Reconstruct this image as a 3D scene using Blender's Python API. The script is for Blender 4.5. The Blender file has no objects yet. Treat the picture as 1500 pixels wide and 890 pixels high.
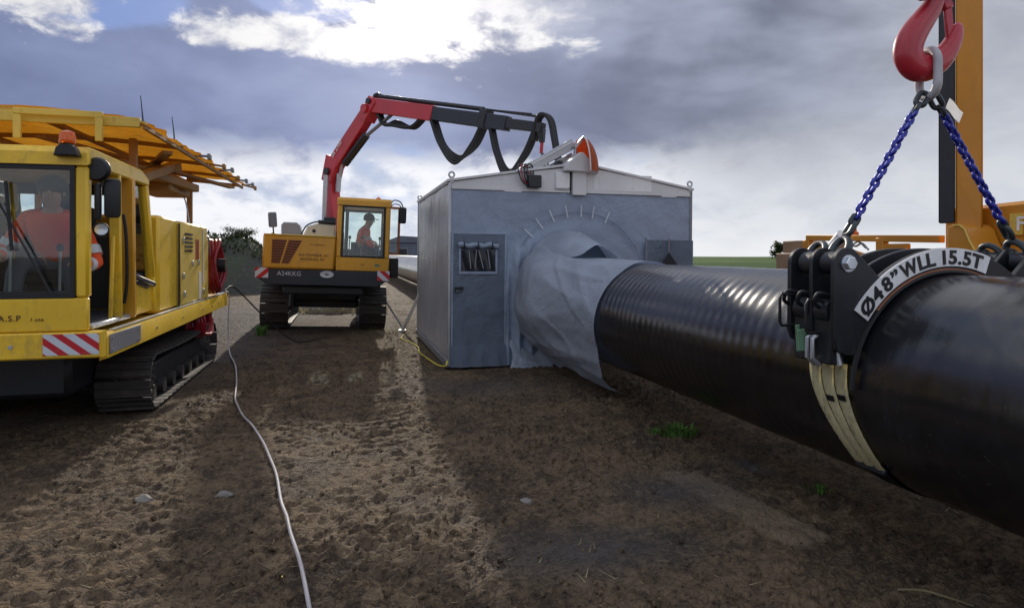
import bpy, bmesh, math, random
import numpy as np
from mathutils import Vector, Matrix, Euler, noise as mnoise
random.seed(7)
R = math.radians
scn = bpy.context.scene
COL = scn.collection

# ---------------------------------------------------------------- camera, light, sky
cam_d = bpy.data.cameras.new("camera")
cam = bpy.data.objects.new("camera", cam_d); COL.objects.link(cam)
cam.location = (0, 0, 1.6)
cam.rotation_euler = (R(90), 0, -0.2545)
cam_d.sensor_width = 36.0
cam_d.lens = 36.0 * 950 / 1500
cam_d.shift_y = -74.0 / 1500
cam_d.clip_start = 0.05
cam_d.clip_end = 6000
scn.camera = cam

SUN_AZ, SUN_EL = 0.098, R(22.5)          # azimuth clockwise from +Y, elevation
sun_dir = Vector((math.sin(SUN_AZ) * math.cos(SUN_EL), math.cos(SUN_AZ) * math.cos(SUN_EL), math.sin(SUN_EL)))
sd = bpy.data.lights.new("sun", 'SUN'); sd.energy = 2.7; sd.angle = R(0.9); sd.color = (1.0, 0.90, 0.76)
sun = bpy.data.objects.new("sun", sd); COL.objects.link(sun)
sun.rotation_euler = sun_dir.to_track_quat('Z', 'Y').to_euler()
sun.location = (0, 0, 30)

scn.view_settings.view_transform = 'Standard'
scn.view_settings.look = 'None'
scn.view_settings.gamma = 1
scn.view_settings.exposure = 0.12
scn.cycles.max_bounces = 6
scn.cycles.transparent_max_bounces = 12
scn.cycles.use_denoising = True


class S:
    """a node socket with arithmetic"""
    def __init__(s, nt, k): s.nt, s.k = nt, k
    def op(s, o, *a, clamp=False):
        n = s.nt.nodes.new('ShaderNodeMath'); n.operation = o; n.use_clamp = clamp
        for i, v in enumerate((s,) + a):
            if isinstance(v, S): s.nt.links.new(v.k, n.inputs[i])
            else: n.inputs[i].default_value = v
        return S(s.nt, n.outputs[0])
    def __add__(s, b): return s.op('ADD', b)
    __radd__ = __add__
    def __sub__(s, b): return s.op('SUBTRACT', b)
    def __rsub__(s, b): return (s * -1.0) + b
    def __mul__(s, b): return s.op('MULTIPLY', b)
    __rmul__ = __mul__
    def __truediv__(s, b): return s.op('DIVIDE', b)
    def __pow__(s, b): return s.op('POWER', b)
    def sat(s): return s.op('ADD', 0.0, clamp=True)
    def sm(s, a, b):
        n = s.nt.nodes.new('ShaderNodeMapRange'); n.interpolation_type = 'SMOOTHSTEP'
        s.nt.links.new(s.k, n.inputs[0])
        for i, v in ((1, a), (2, b)):
            if isinstance(v, S): s.nt.links.new(v.k, n.inputs[i])
            else: n.inputs[i].default_value = v
        n.inputs[3].default_value = 0; n.inputs[4].default_value = 1
        return S(s.nt, n.outputs[0])


def put(nt, inp, v):
    if isinstance(v, S): nt.links.new(v.k, inp)
    elif isinstance(v, (tuple, list)) and len(v) == 3 and inp.type == 'RGBA': inp.default_value = (*v, 1)
    else: inp.default_value = v


def mixc(nt, f, a, b):
    n = nt.nodes.new('ShaderNodeMix'); n.data_type = 'RGBA'
    put(nt, n.inputs[0], f); put(nt, n.inputs[6], a); put(nt, n.inputs[7], b)
    return S(nt, n.outputs[2])


def nz(nt, vec, scale, detail=4, rough=.55, dist=0.0, stretch=None):
    if stretch:
        m = nt.nodes.new('ShaderNodeMapping'); m.inputs['Scale'].default_value = stretch
        nt.links.new(vec.k, m.inputs[0]); vec = S(nt, m.outputs[0])
    n = nt.nodes.new('ShaderNodeTexNoise'); nt.links.new(vec.k, n.inputs['Vector'])
    n.inputs['Scale'].default_value = scale; n.inputs['Detail'].default_value = detail
    n.inputs['Roughness'].default_value = rough; n.inputs['Distortion'].default_value = dist
    return S(nt, n.outputs['Fac'])


def build_world():
    w = bpy.data.worlds.new("World"); scn.world = w; w.use_nodes = True
    nt = w.node_tree; nt.nodes.clear()
    out = nt.nodes.new('ShaderNodeOutputWorld'); bg = nt.nodes.new('ShaderNodeBackground')
    nt.links.new(bg.outputs[0], out.inputs[0])
    STR = 0.1
    bg.inputs[1].default_value = STR
    sky = nt.nodes.new('ShaderNodeTexSky'); sky.sky_type = 'NISHITA'; sky.sun_disc = False
    sky.sun_elevation = SUN_EL; sky.sun_rotation = SUN_AZ; sky.air_density = 1.0; sky.dust_density = 0.6; sky.ozone_density = 2.0
    clear = mixc(nt, 0.75, S(nt, sky.outputs[0]), (1.15, 2.3, 6.2))
    tc = nt.nodes.new('ShaderNodeTexCoord'); d = S(nt, tc.outputs['Generated'])
    sp = nt.nodes.new('ShaderNodeSeparateXYZ'); nt.links.new(d.k, sp.inputs[0])
    x, y, z = (S(nt, sp.outputs[i]) for i in range(3))
    hor = (x * x + y * y).op('SQRT').op('MAXIMUM', .001)
    A = x.op('ARCTAN2', y) - SUN_AZ
    T = z / hor
    # noises
    big = nz(nt, d, 2.6, 5, .55, .3, (1, 1, 2.4))
    mid = nz(nt, d, 7.0, 6, .58, .4, (1, 1, 2.0))
    fin = nz(nt, d, 17.0, 5, .6, .3, (1, 1, 1.7))
    puff = mid * .6 + fin * .4
    side = A.sm(-.02, .45)
    far = A.op('ABSOLUTE').sm(.95, 1.6)
    # --- dark rain cloud deck
    dark = mixc(nt, side, (2.25, 2.72, 4.55), (2.55, 2.85, 3.85))
    core = mixc(nt, side, (1.50, 1.88, 3.3), (1.35, 1.52, 2.2))
    lump = (nz(nt, d, 3.0, 4, .48, .25, (1, 1, 2.3)) * .8 + mid * .2)
    deck = mixc(nt, lump.sm(.60, .38), dark, core)
    paler = mixc(nt, side, (3.1, 3.6, 5.3), (3.5, 3.9, 5.1))
    deck = mixc(nt, (lump + T.sm(.20, .36) * .10 * side).sm(.50, .70) * .8, deck, paler)
    # --- bright air under the deck
    under_l = mixc(nt, puff.sm(.38, .56), (4.6, 5.2, 6.6), (8.4, 8.5, 8.9))
    under_r = mixc(nt, mid.sm(.35, .65), (5.6, 5.9, 6.5), (6.9, 7.1, 7.5))
    under = mixc(nt, A.sm(.25, .55), under_l, under_r)
    under = mixc(nt, T.sm(.055, -.01) * .8, under, mixc(nt, side, (8.2, 8.3, 8.6), (8.2, 8.3, 8.5)))
    gapm = nz(nt, d, 4.5, 3, .5, 0, (1, 1, 2.2))
    under = mixc(nt, (gapm.sm(.56, .64) * T.sm(.03, .09) * A.sm(.5, .3)) * .7, under, (3.2, 4.4, 7.2))
    edge = T + (mid - .5) * .11 + (fin - .5) * .05 + (big - .5) * .05
    soft = A.sm(.30, .62) * .075 + .020
    deckm = edge.sm(soft * -1.0 + .140, soft + .152)
    deckm = deckm * (1.0 - A.sm(.45, .95) * .62 * (1.0 - far))
    col = mixc(nt, deckm, under, deck)
    # --- cumulus with light coming through near the sun, and small openings to the left
    def blob(a, t, ra, rt):
        qa = (A - a) / ra; qt = (T - t) / rt
        return (1.0 - (qa * qa + qt * qt).op('SQRT'))
    warp = (mid - .5) * 2.0 + (fin - .5) * 1.3
    cum = blob(.03, .41, .19, .118)
    for b in ((-.17, .318, .15, .030), (-.265, .300, .05, .018), (.17, .41, .15, .085), (-.462, .330, .065, .045), (-.30, .38, .05, .02), (-.02, .315, .09, .040)):
        cum = cum.op('MAXIMUM', blob(*b))
    cm = (cum + warp * 1.45).sm(.0, .62)
    rr = (A * A + (T - .37) * (T - .37) * 1.3).op('SQRT')
    glow = (rr * -9.0).op('EXPONENT')
    grey = mixc(nt, (mid * .5 + fin * .5).sm(.45, .62), (3.4, 3.7, 4.9), (8.0, 7.95, 8.0))
    hot = mixc(nt, (rr * -20.0).op('EXPONENT').op('MULTIPLY', 1.6, clamp=True), grey, (26.0, 24.0, 21.0))
    blue = (blob(-.145, .372, .10, .035).op('MAXIMUM', blob(-.42, .34, .12, .05)).op('MAXIMUM', blob(.0, .47, .35, .05)) + warp * .3).sm(.0, .22)
    col = mixc(nt, blue * .65, col, clear)
    col = mixc(nt, cm, col, hot)
    veil = blob(.15, .44, .26, .15).sm(.0, .8) * (mid * .7 + lump * .5).sm(.42, .70)
    col = mixc(nt, veil * .75, col, (7.0, 7.0, 7.4))
    # --- higher and behind: broken cloud, blue between
    hi = T.sm(.47, .72).op('MAXIMUM', far)
    bro = mixc(nt, nz(nt, d, 3.1, 6, .55, .3, (1, 1, 1.6)).sm(.40, .56), (3.0, 3.9, 6.3), (8.4, 8.5, 8.9))
    bro = mixc(nt, big.sm(.52, .70) * .5, bro, (3.2, 3.6, 4.5))
    col = mixc(nt, hi, col, bro)
    # veil of light round the sun
    g = nt.nodes.new('ShaderNodeMix'); g.data_type = 'RGBA'; g.blend_type = 'ADD'
    put(nt, g.inputs[0], glow * .50 + (rr * -3.0).op('EXPONENT') * .12); nt.links.new(col.k, g.inputs[6]); g.inputs[7].default_value = (5.2, 4.9, 4.9, 1)
    col = S(nt, g.outputs[2])
    # below the horizon: ground tone
    col = mixc(nt, z.sm(-.002, -.03), col, (1.2, 1.05, .9))
    nt.links.new(col.k, bg.inputs[0])


build_world()

# ---------------------------------------------------------------- materials
MATS = {}


def new_mat(name):
    m = bpy.data.materials.new(name); m.use_nodes = True
    nt = m.node_tree
    b = nt.nodes['Principled BSDF']
    return m, nt, b, nt.nodes['Material Output']


def coord(nt, kind='Object'):
    tc = nt.nodes.new('ShaderNodeTexCoord'); return S(nt, tc.outputs[kind])


def bump(nt, b, h, strength=.3, dist=.01):
    n = nt.nodes.new('ShaderNodeBump'); n.inputs['Strength'].default_value = strength
    n.inputs['Distance'].default_value = dist
    nt.links.new(h.k, n.inputs['Height']); nt.links.new(n.outputs[0], b.inputs['Normal'])


def paint(name, col, rough=.45, dirt=(.20, .14, .08), amt=.35, scale=3.0, metal=0.0, bmp=.06, coat=0.0, var=.12):
    m, nt, b, o = new_mat(name)
    c = coord(nt)
    n1 = nz(nt, c, scale, 6, .65); n2 = nz(nt, c, scale * 7, 5, .6); n3 = nz(nt, c, scale * .5, 2, .5)
    streak = nz(nt, c, scale * 1.6, 4, .6, 0, (6, 6, .5))
    base = mixc(nt, n3.sm(.3, .7), tuple(v * (1 - var) for v in col), tuple(min(1, v * (1 + var)) for v in col))
    dm = ((n1 * .55 + n2 * .3 + streak * .3).sm(.56, .78)) * amt
    base = mixc(nt, dm, base, dirt)
    spk = nz(nt, c, scale * 22, 2, .5).sm(.70, .76) * (amt * 1.3)
    base = mixc(nt, spk.sat(), base, tuple(v * .7 for v in dirt))
    put(nt, b.inputs['Base Color'], base)
    put(nt, b.inputs['Roughness'], (n1 * .25 + dm * .4 + (rough - .12)).sat())
    b.inputs['Metallic'].default_value = metal
    b.inputs['Coat Weight'].default_value = coat
    bump(nt, b, n2 * .5 + n1, bmp, .01)
    MATS[name] = m
    return m


paint('yellow', (.86, .54, .025), .42, amt=.5, coat=.15)
paint('yellow_pale', (.72, .50, .08), .5, amt=.5)
paint('orange_yellow', (.68, .33, .018), .42, amt=.45, coat=.15)
paint('deep_yellow', (.60, .24, .012), .45, amt=.2, coat=.15)
paint('skirt_blue', (.022, .028, .040), .5, amt=.35, dirt=(.10, .085, .07))
paint('black_steel', (.016, .018, .022), .42, amt=.4, dirt=(.08, .07, .06))
paint('rubber', (.014, .014, .015), .6, amt=.3, dirt=(.07, .06, .05))
paint('gasket', (.010, .011, .013), .5, amt=.1)
paint('interior', (.05, .052, .055), .7, amt=.1)
paint('track_steel', (.050, .046, .044), .55, metal=.25, amt=.95, dirt=(.13, .10, .072), scale=4)
paint('red_crane', (.50, .018, .030), .4, amt=.18, coat=.2)
paint('red_hook', (.46, .016, .030), .4, amt=.5, coat=.3, scale=9, dirt=(.20, .05, .05))
paint('red_hose', (.30, .012, .022), .38, amt=.3, coat=.2)
paint('orange', (.62, .13, .015), .45, amt=.2)
paint('hivis', (.92, .10, .018), .7, amt=.15, var=.2)
paint('silver_tape', (.62, .64, .66), .35, amt=.1)
paint('trousers', (.10, .115, .15), .8, amt=.3)
paint('dark_cloth', (.018, .019, .024), .8, amt=.05)
paint('white_panel', (.62, .62, .61), .5, amt=.30, dirt=(.32, .29, .26), scale=2)
paint('white_paint', (.76, .76, .74), .5, amt=.22)
paint('grey_plastic', (.30, .32, .35), .5, amt=.25)
paint('cream', (.72, .68, .52), .55, amt=.35)
paint('plate_grey', (.20, .205, .22), .45, amt=.4)
paint('galv', (.46, .48, .50), .38, metal=.7, amt=.25, scale=6)
paint('bolt_steel', (.60, .64, .68), .3, metal=.8, amt=.12, scale=12)
paint('link_steel', (.055, .065, .070), .42, metal=.5, amt=.4, scale=14, dirt=(.12, .12, .11))
paint('taped_steel', (.50, .49, .50), .55, metal=.15, amt=.45, scale=18, dirt=(.20, .18, .18))
paint('blue_chain', (.014, .024, .32), .36, metal=.25, amt=.45, scale=16, coat=.3, dirt=(.10, .10, .16))
paint('strap_cream', (.82, .74, .44), .7, amt=.55, scale=5, dirt=(.14, .12, .07))
paint('cable_white', (.44, .41, .41), .5, amt=.3, scale=6)
paint('cable_black', (.014, .014, .016), .45, amt=.3)
paint('cable_yellow', (.72, .62, .06), .5, amt=.25)
paint('timber', (.32, .20, .11), .75, amt=.4, scale=6)
paint('stone', (.20, .185, .16), .75, amt=.4, scale=14, bmp=.5)
paint('shed', (.115, .13, .17), .6, amt=.2)
paint('bark', (.06, .045, .035), .8, amt=.2, scale=8)
paint('skin', (.50, .27, .19), .5, amt=.05)
paint('ink', (.10, .035, .012), .6, amt=.05)
paint('ink_black', (.012, .012, .014), .5, amt=.05)
paint('letter_white', (.55, .57, .60), .5, amt=.25, scale=14)
paint('rust_edge', (.30, .10, .035), .6, amt=.4, scale=12)
paint('paper', (.84, .84, .82), .7, amt=.4, scale=9, dirt=(.35, .32, .28))
paint('green_steel', (.10, .22, .13), .5, amt=.3)


def stripes(name, sgn, freq):
    m, nt, b, o = new_mat(name)
    c = coord(nt); sp = nt.nodes.new('ShaderNodeSeparateXYZ'); nt.links.new(c.k, sp.inputs[0])
    x, z = S(nt, sp.outputs[0]), S(nt, sp.outputs[2])
    f = ((x + z * sgn) * freq).op('FRACT').op('GREATER_THAN', .52)
    n = nz(nt, c, 9, 5, .6)
    col = mixc(nt, f, (.60, .64, .68), (.52, .012, .022))
    col = mixc(nt, n.sm(.55, .8) * .5, col, (.25, .2, .16))
    put(nt, b.inputs['Base Color'], col); b.inputs['Roughness'].default_value = .4
    MATS[name] = m


stripes('hazard_down', 1.25, 6.6)
stripes('hazard_up', -1.1, 4.3)
stripes('hazard_down_small', 1.1, 4.3)


def glass(name, tint, refl=.9):
    m, nt, b, o = new_mat(name); nt.nodes.remove(b)
    tr = nt.nodes.new('ShaderNodeBsdfTransparent'); tr.inputs[0].default_value = (*tint, 1)
    gl = nt.nodes.new('ShaderNodeBsdfGlossy'); gl.inputs['Roughness'].default_value = .03
    gl.inputs[0].default_value = (refl, refl, refl, 1)
    fr = nt.nodes.new('ShaderNodeFresnel'); fr.inputs[0].default_value = 1.5
    c = coord(nt); n = nz(nt, c, 3, 5, .65)
    di = nt.nodes.new('ShaderNodeBsdfDiffuse'); di.inputs[0].default_value = (.35, .34, .31, 1)
    mx = nt.nodes.new('ShaderNodeMixShader'); mx2 = nt.nodes.new('ShaderNodeMixShader')
    put(nt, mx.inputs[0], S(nt, fr.outputs[0]) * 1.1)
    nt.links.new(tr.outputs[0], mx.inputs[1]); nt.links.new(gl.outputs[0], mx.inputs[2])
    put(nt, mx2.inputs[0], n.sm(.5, .85) * .05)
    nt.links.new(mx.outputs[0], mx2.inputs[1]); nt.links.new(di.outputs[0], mx2.inputs[2])
    nt.links.new(mx2.outputs[0], o.inputs[0]); MATS[name] = m


glass('glass', (.90, .95, .94))
glass('clear_film', (.55, .60, .66), .8)


def fabric(name, col, rough=.55, wr=.5, spec=.5):
    m, nt, b, o = new_mat(name)
    c = coord(nt)
    n1 = nz(nt, c, 1.6, 5, .6, .6); n2 = nz(nt, c, 6, 5, .65, .8); n3 = nz(nt, c, 90, 2, .5)
    col2 = mixc(nt, n1.sm(.35, .7), tuple(v * .93 for v in col), tuple(v * 1.05 for v in col))
    col2 = mixc(nt, nz(nt, c, 3.5, 6, .7, 0, (3, 3, .7)).sm(.58, .8) * .3, col2, (.24, .22, .19))
    put(nt, b.inputs['Base Color'], col2)
    put(nt, b.inputs['Roughness'], n2 * .25 + (rough - .1))
    b.inputs['Specular IOR Level'].default_value = spec
    bump(nt, b, n1 * 2.4 + n2 * .22 + n3 * .02, wr, .05)
    MATS[name] = m


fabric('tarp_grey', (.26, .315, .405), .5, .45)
fabric('tarp_door', (.26, .315, .40), .5, .5)
fabric('tarp_dark', (.23, .285, .36), .5, .45)
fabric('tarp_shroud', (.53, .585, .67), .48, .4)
fabric('tarp_shiny', (.33, .345, .37), .32, .12, .6)


def tarp_amber():
    m, nt, b, o = new_mat('tarp_amber'); nt.nodes.remove(b)
    c = coord(nt); n = nz(nt, c, 1.4, 5, .6, .5); n2 = nz(nt, c, 8, 5, .6)
    col = mixc(nt, n.sm(.3, .7), (.70, .33, .018), (.80, .46, .05))
    col = mixc(nt, n2.sm(.52, .78) * .5, col, (.30, .14, .03))
    di = nt.nodes.new('ShaderNodeBsdfDiffuse'); tl = nt.nodes.new('ShaderNodeBsdfTranslucent')
    nt.links.new(col.k, di.inputs[0]); nt.links.new(col.k, tl.inputs[0])
    mx = nt.nodes.new('ShaderNodeMixShader'); mx.inputs[0].default_value = .5
    nt.links.new(di.outputs[0], mx.inputs[1]); nt.links.new(tl.outputs[0], mx.inputs[2])
    bp = nt.nodes.new('ShaderNodeBump'); bp.inputs['Strength'].default_value = .4; bp.inputs['Distance'].default_value = .05
    nt.links.new(n.k, bp.inputs['Height']); nt.links.new(bp.outputs[0], di.inputs['Normal'])
    nt.links.new(mx.outputs[0], o.inputs[0]); MATS['tarp_amber'] = m


tarp_amber()
paint('rib_brown', (.30, .155, .04), .6, amt=.4, scale=5)


def pipe_mat():
    m, nt, b, o = new_mat('pipe_black')
    c = coord(nt)
    n1 = nz(nt, c, 1.3, 6, .65, .4); n2 = nz(nt, c, 9, 6, .65); ns = nz(nt, c, 2.2, 5, .6, 0, (1, 5, 1))
    col = mixc(nt, (n1 * .6 + n2 * .4).sm(.42, .68), (.004, .0045, .006), (.010, .011, .014))
    col = mixc(nt, ns.sm(.58, .80) * .3, col, (.024, .025, .028))
    sp = nz(nt, c, 45, 2, .5).sm(.69, .74)
    col = mixc(nt, sp * .4, col, (.09, .085, .08))
    put(nt, b.inputs['Base Color'], col)
    put(nt, b.inputs['Roughness'], (n1 * .18 + n2 * .08 + ns * .14 + .03).sat())
    b.inputs['Specular IOR Level'].default_value = .85
    bump(nt, b, n2 * .5 + ns * .8 + n1, .10, .02)
    MATS['pipe_black'] = m


pipe_mat()


def ground_mat():
    m, nt, b, o = new_mat('mud')
    c = coord(nt)
    sp = nt.nodes.new('ShaderNodeSeparateXYZ'); nt.links.new(c.k, sp.inputs[0])
    X, Y, Z = (S(nt, sp.outputs[i]) for i in range(3))
    n0 = nz(nt, c, .35, 4, .55); n1 = nz(nt, c, 1.7, 6, .62, .4); n2 = nz(nt, c, 7, 7, .66, .5)
    n3 = nz(nt, c, 30, 6, .65); n4 = nz(nt, c, 95, 3, .6)
    vo = nt.nodes.new('ShaderNodeTexVoronoi'); vo.feature = 'DISTANCE_TO_EDGE'; vo.inputs['Scale'].default_value = 13
    mp = nt.nodes.new('ShaderNodeVectorMath'); mp.operation = 'ADD'
    nt.links.new(c.k, mp.inputs[0])
    nn = nt.nodes.new('ShaderNodeTexNoise'); nn.inputs['Scale'].default_value = 6; nt.links.new(c.k, nn.inputs['Vector'])
    sc = nt.nodes.new('ShaderNodeVectorMath'); sc.operation = 'SCALE'; sc.inputs['Scale'].default_value = .25
    nt.links.new(nn.outputs['Color'], sc.inputs[0]); nt.links.new(sc.outputs[0], mp.inputs[1])
    nt.links.new(mp.outputs[0], vo.inputs['Vector'])
    crack = S(nt, vo.outputs['Distance'])
    soil = mixc(nt, (n1 * .5 + n2 * .5).sm(.36, .64), (.105, .072, .043), (.195, .136, .080))
    soil = mixc(nt, n2.sm(.54, .72) * .38, soil, (.24, .17, .102))
    soil = mixc(nt, (n1 * .25 + n2 * .3 + n3 * .45).sm(.53, .42) * .85, soil, (.066, .047, .033))
    soil = mixc(nt, n3.sm(.52, .66) * .35, soil, (.26, .187, .115))
    soil = mixc(nt, n3.sm(.46, .34) * .6, soil, (.055, .039, .028))
    soil = mixc(nt, n4.sm(.60, .70) * .45, soil, (.30, .24, .175))
    soil = mixc(nt, n0.sm(.55, .70) * .35, soil, (.16, .14, .12))
    at = nt.nodes.new('ShaderNodeAttribute'); at.attribute_name = 'clay'
    clay = S(nt, at.outputs['Fac'])
    soil = mixc(nt, clay.sat() * (n2 * .9 + .25).sat(), soil, (.27, .20, .132))
    at2 = nt.nodes.new('ShaderNodeAttribute'); at2.attribute_name = 'damp_dark'
    damp_dark = (S(nt, at2.outputs['Fac']) + (n2 - .5) * .9 * S(nt, at2.outputs['Fac']).sat()).sat()
    soil = mixc(nt, damp_dark * .85, soil, (.075, .074, .078))
    # green field far off, dry straw beyond the work strip
    grass = mixc(nt, nz(nt, c, .02, 4, .6).sm(.35, .65), (.045, .095, .018), (.10, .15, .035))
    fm = (Y + X * .35 + (n0 - .5) * 6).sm(70.0, 80.0)
    col = mixc(nt, fm, soil, grass)
    put(nt, b.inputs['Base Color'], col)
    put(nt, b.inputs['Roughness'], ((n1 * .3 + n3 * .3 + .50) - damp_dark.sm(.72, 1.0) * .55 + fm * .4).sat())
    b.inputs['Specular IOR Level'].default_value = .2
    def flakes(scale):
        v = nt.nodes.new('ShaderNodeTexVoronoi'); v.feature = 'F1'; v.inputs['Scale'].default_value = scale
        mv = nt.nodes.new('ShaderNodeMapping'); mv.inputs['Scale'].default_value = (.75, 1.25, .2)
        nt.links.new(mp.outputs[0], mv.inputs[0]); nt.links.new(mv.outputs[0], v.inputs['Vector'])
        c_ = nt.nodes.new('ShaderNodeSeparateColor'); nt.links.new(v.outputs['Color'], c_.inputs[0])
        return S(nt, c_.outputs[0]) - S(nt, v.outputs['Distance']) * .9
    fl = flakes(17.0); fs = flakes(44.0)
    h = n2 * .9 + fl * .34 + fs * .20 + n3 * .35 + n4 * .15 + crack.sm(0, .09) * .12
    bump(nt, b, h, 1.0, .06)
    MATS['mud'] = m
    # spoil bank
    m, nt, b, o = new_mat('bank')
    c = coord(nt); n1 = nz(nt, c, .8, 6, .65); n2 = nz(nt, c, 4, 6, .65)
    col = mixc(nt, n1.sm(.4, .62), (.050, .046, .040), (.050, .060, .032))
    col = mixc(nt, n2.sm(.56, .72) * .5, col, (.15, .13, .11))
    put(nt, b.inputs['Base Color'], col); b.inputs['Roughness'].default_value = .9
    bump(nt, b, n2, .8, .2); MATS['bank'] = m


ground_mat()


def leaf(name, c1, c2):
    m, nt, b, o = new_mat(name); nt.nodes.remove(b)
    oi = nt.nodes.new('ShaderNodeNewGeometry')
    c = coord(nt); n = nz(nt, c, 2.5, 3, .5)
    col = mixc(nt, (n * .6 + S(nt, oi.outputs['Random Per Island']) * .4).sm(.3, .7), c1, c2)
    di = nt.nodes.new('ShaderNodeBsdfDiffuse'); tl = nt.nodes.new('ShaderNodeBsdfTranslucent')
    nt.links.new(col.k, di.inputs[0]); nt.links.new(col.k, tl.inputs[0])
    mx = nt.nodes.new('ShaderNodeMixShader'); mx.inputs[0].default_value = .35
    nt.links.new(di.outputs[0], mx.inputs[1]); nt.links.new(tl.outputs[0], mx.inputs[2])
    nt.links.new(mx.outputs[0], o.inputs[0]); MATS[name] = m


leaf('leaf_dark', (.030, .042, .020), (.06, .075, .032))
leaf('leaf_green', (.07, .16, .03), (.17, .28, .08))
leaf('straw', (.30, .25, .14), (.42, .36, .22))


def beacon_mat():
    m, nt, b, o = new_mat('beacon_lens')
    c = coord(nt); n = nz(nt, c, 40, 3, .5)
    put(nt, b.inputs['Base Color'], mixc(nt, n.sm(.3, .7), (.85, .12, .01), (.95, .22, .02)))
    b.inputs['Roughness'].default_value = .15; b.inputs['Transmission Weight'].default_value = .35
    MATS['beacon_lens'] = m


beacon_mat()


# ---------------------------------------------------------------- mesh helpers
class MB:
    def __init__(s): s.bm = bmesh.new()

    def box(s, x0, x1, y0, y1, z0, z1, bev=0.0, mat=None, seg=1):
        r = bmesh.ops.create_cube(s.bm, size=1)
        vs = r['verts']
        bmesh.ops.scale(s.bm, vec=(abs(x1 - x0), abs(y1 - y0), abs(z1 - z0)), verts=vs)
        if bev > 0:
            es = list({e for v in vs for e in v.link_edges})
            rb = bmesh.ops.bevel(s.bm, geom=es, offset=bev, segments=seg, affect='EDGES', profile=.5)
            vs = list({v for f in rb['faces'] for v in f.verts} | {v for v in vs if v.is_valid})
        M = Matrix.Translation(((x0 + x1) / 2, (y0 + y1) / 2, (z0 + z1) / 2))
        if mat is not None: M = mat @ M
        bmesh.ops.transform(s.bm, matrix=M, verts=vs)
        return s

    def bar(s, p, q, w, h, up=(0, 0, 1), bev=0.0):
        p, q = Vector(p), Vector(q); d = q - p; L = d.length
        yv = d.normalized(); xv = yv.cross(Vector(up))
        if xv.length < 1e-4: xv = yv.cross(Vector((0, 1, 0)))
        xv.normalize(); zv = xv.cross(yv)
        M = Matrix((xv, yv, zv)).transposed().to_4x4(); M.translation = (p + q) / 2
        return s.box(-w / 2, w / 2, -L / 2, L / 2, -h / 2, h / 2, bev, M)

    def tube(s, pts, r, seg=8, closed=False, caps=True):
        pts = [Vector(p) for p in pts]; n = len(pts)
        rad = r if isinstance(r, (list, tuple)) else [r] * n
        ref = None; rings = []
        for i, p in enumerate(pts):
            a = pts[i - 1] if (i > 0 or closed) else p
            b = pts[(i + 1) % n] if (i < n - 1 or closed) else p
            t = (b - a).normalized()
            if ref is None:
                ref = t.orthogonal().normalized()
            ref = (ref - t * ref.dot(t)).normalized()
            bi = t.cross(ref)
            rings.append([s.bm.verts.new(p + (ref * math.cos(2 * math.pi * k / seg) + bi * math.sin(2 * math.pi * k / seg)) * rad[i]) for k in range(seg)])
        m = n if closed else n - 1
        for i in range(m):
            A, B = rings[i], rings[(i + 1) % n]
            off = 0
            if closed and i == n - 1:
                off = min(range(seg), key=lambda o: sum((A[k].co - B[(k + o) % seg].co).length for k in range(seg)))
            for k in range(seg):
                s.bm.faces.new((A[k], A[(k + 1) % seg], B[(k + 1 + off) % seg], B[(k + off) % seg]))
        if caps and not closed:
            s.bm.faces.new(list(reversed(rings[0]))); s.bm.faces.new(rings[-1])
        return s

    def cyl(s, p, q, r, seg=16): return s.tube([p, q], r, seg)

    def lathe(s, prof, origin=(0, 0, 0), axis=(0, 0, 1), seg=20):
        q = Vector((0, 0, 1)).rotation_difference(Vector(axis)); o = Vector(origin); rings = []
        for r, h in prof:
            rings.append([s.bm.verts.new(o + q @ Vector((r * math.cos(2 * math.pi * k / seg), r * math.sin(2 * math.pi * k / seg), h))) for k in range(seg)])
        for A, B in zip(rings, rings[1:]):
            for k in range(seg): s.bm.faces.new((A[k], A[(k + 1) % seg], B[(k + 1) % seg], B[k]))
        s.bm.faces.new(list(reversed(rings[0]))); s.bm.faces.new(rings[-1])
        return s

    def prism(s, poly, a, b, plane='xz', bev=0.0):
        def pt(u, v, w): return {'xz': (u, w, v), 'yz': (w, u, v), 'xy': (u, v, w)}[plane]
        A = [s.bm.verts.new(pt(u, v, a)) for u, v in poly]; B = [s.bm.verts.new(pt(u, v, b)) for u, v in poly]
        n = len(poly); fs = [s.bm.faces.new(A), s.bm.faces.new(list(reversed(B)))]
        for i in range(n): fs.append(s.bm.faces.new((A[i], B[i], B[(i + 1) % n], A[(i + 1) % n])))
        bmesh.ops.recalc_face_normals(s.bm, faces=fs)
        if bev > 0:
            bmesh.ops.bevel(s.bm, geom=list(fs[0].edges) + list(fs[1].edges), offset=bev, segments=1, affect='EDGES')
        return s

    def sheet(s, fn, nu, nv, thick=0.0):
        g = [[s.bm.verts.new(fn(i / nu, j / nv)) for j in range(nv + 1)] for i in range(nu + 1)]
        fs = []
        for i in range(nu):
            for j in range(nv): fs.append(s.bm.faces.new((g[i][j], g[i + 1][j], g[i + 1][j + 1], g[i][j + 1])))
        if thick: bmesh.ops.solidify(s.bm, geom=fs, thickness=thick)
        return s

    def merge(s, me, M=None):
        n0 = len(s.bm.verts); s.bm.from_mesh(me); s.bm.verts.ensure_lookup_table()
        if M is not None: bmesh.ops.transform(s.bm, matrix=M, verts=s.bm.verts[n0:])
        return s

    def mesh(s, name, mat, smooth=40, recalc=True):
        if recalc: bmesh.ops.recalc_face_normals(s.bm, faces=s.bm.faces)
        me = bpy.data.meshes.new(name); s.bm.to_mesh(me); s.bm.free()
        if smooth:
            me.shade_smooth(); me.set_sharp_from_angle(angle=R(smooth))
        if mat: me.materials.append(MATS[mat])
        return me

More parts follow.
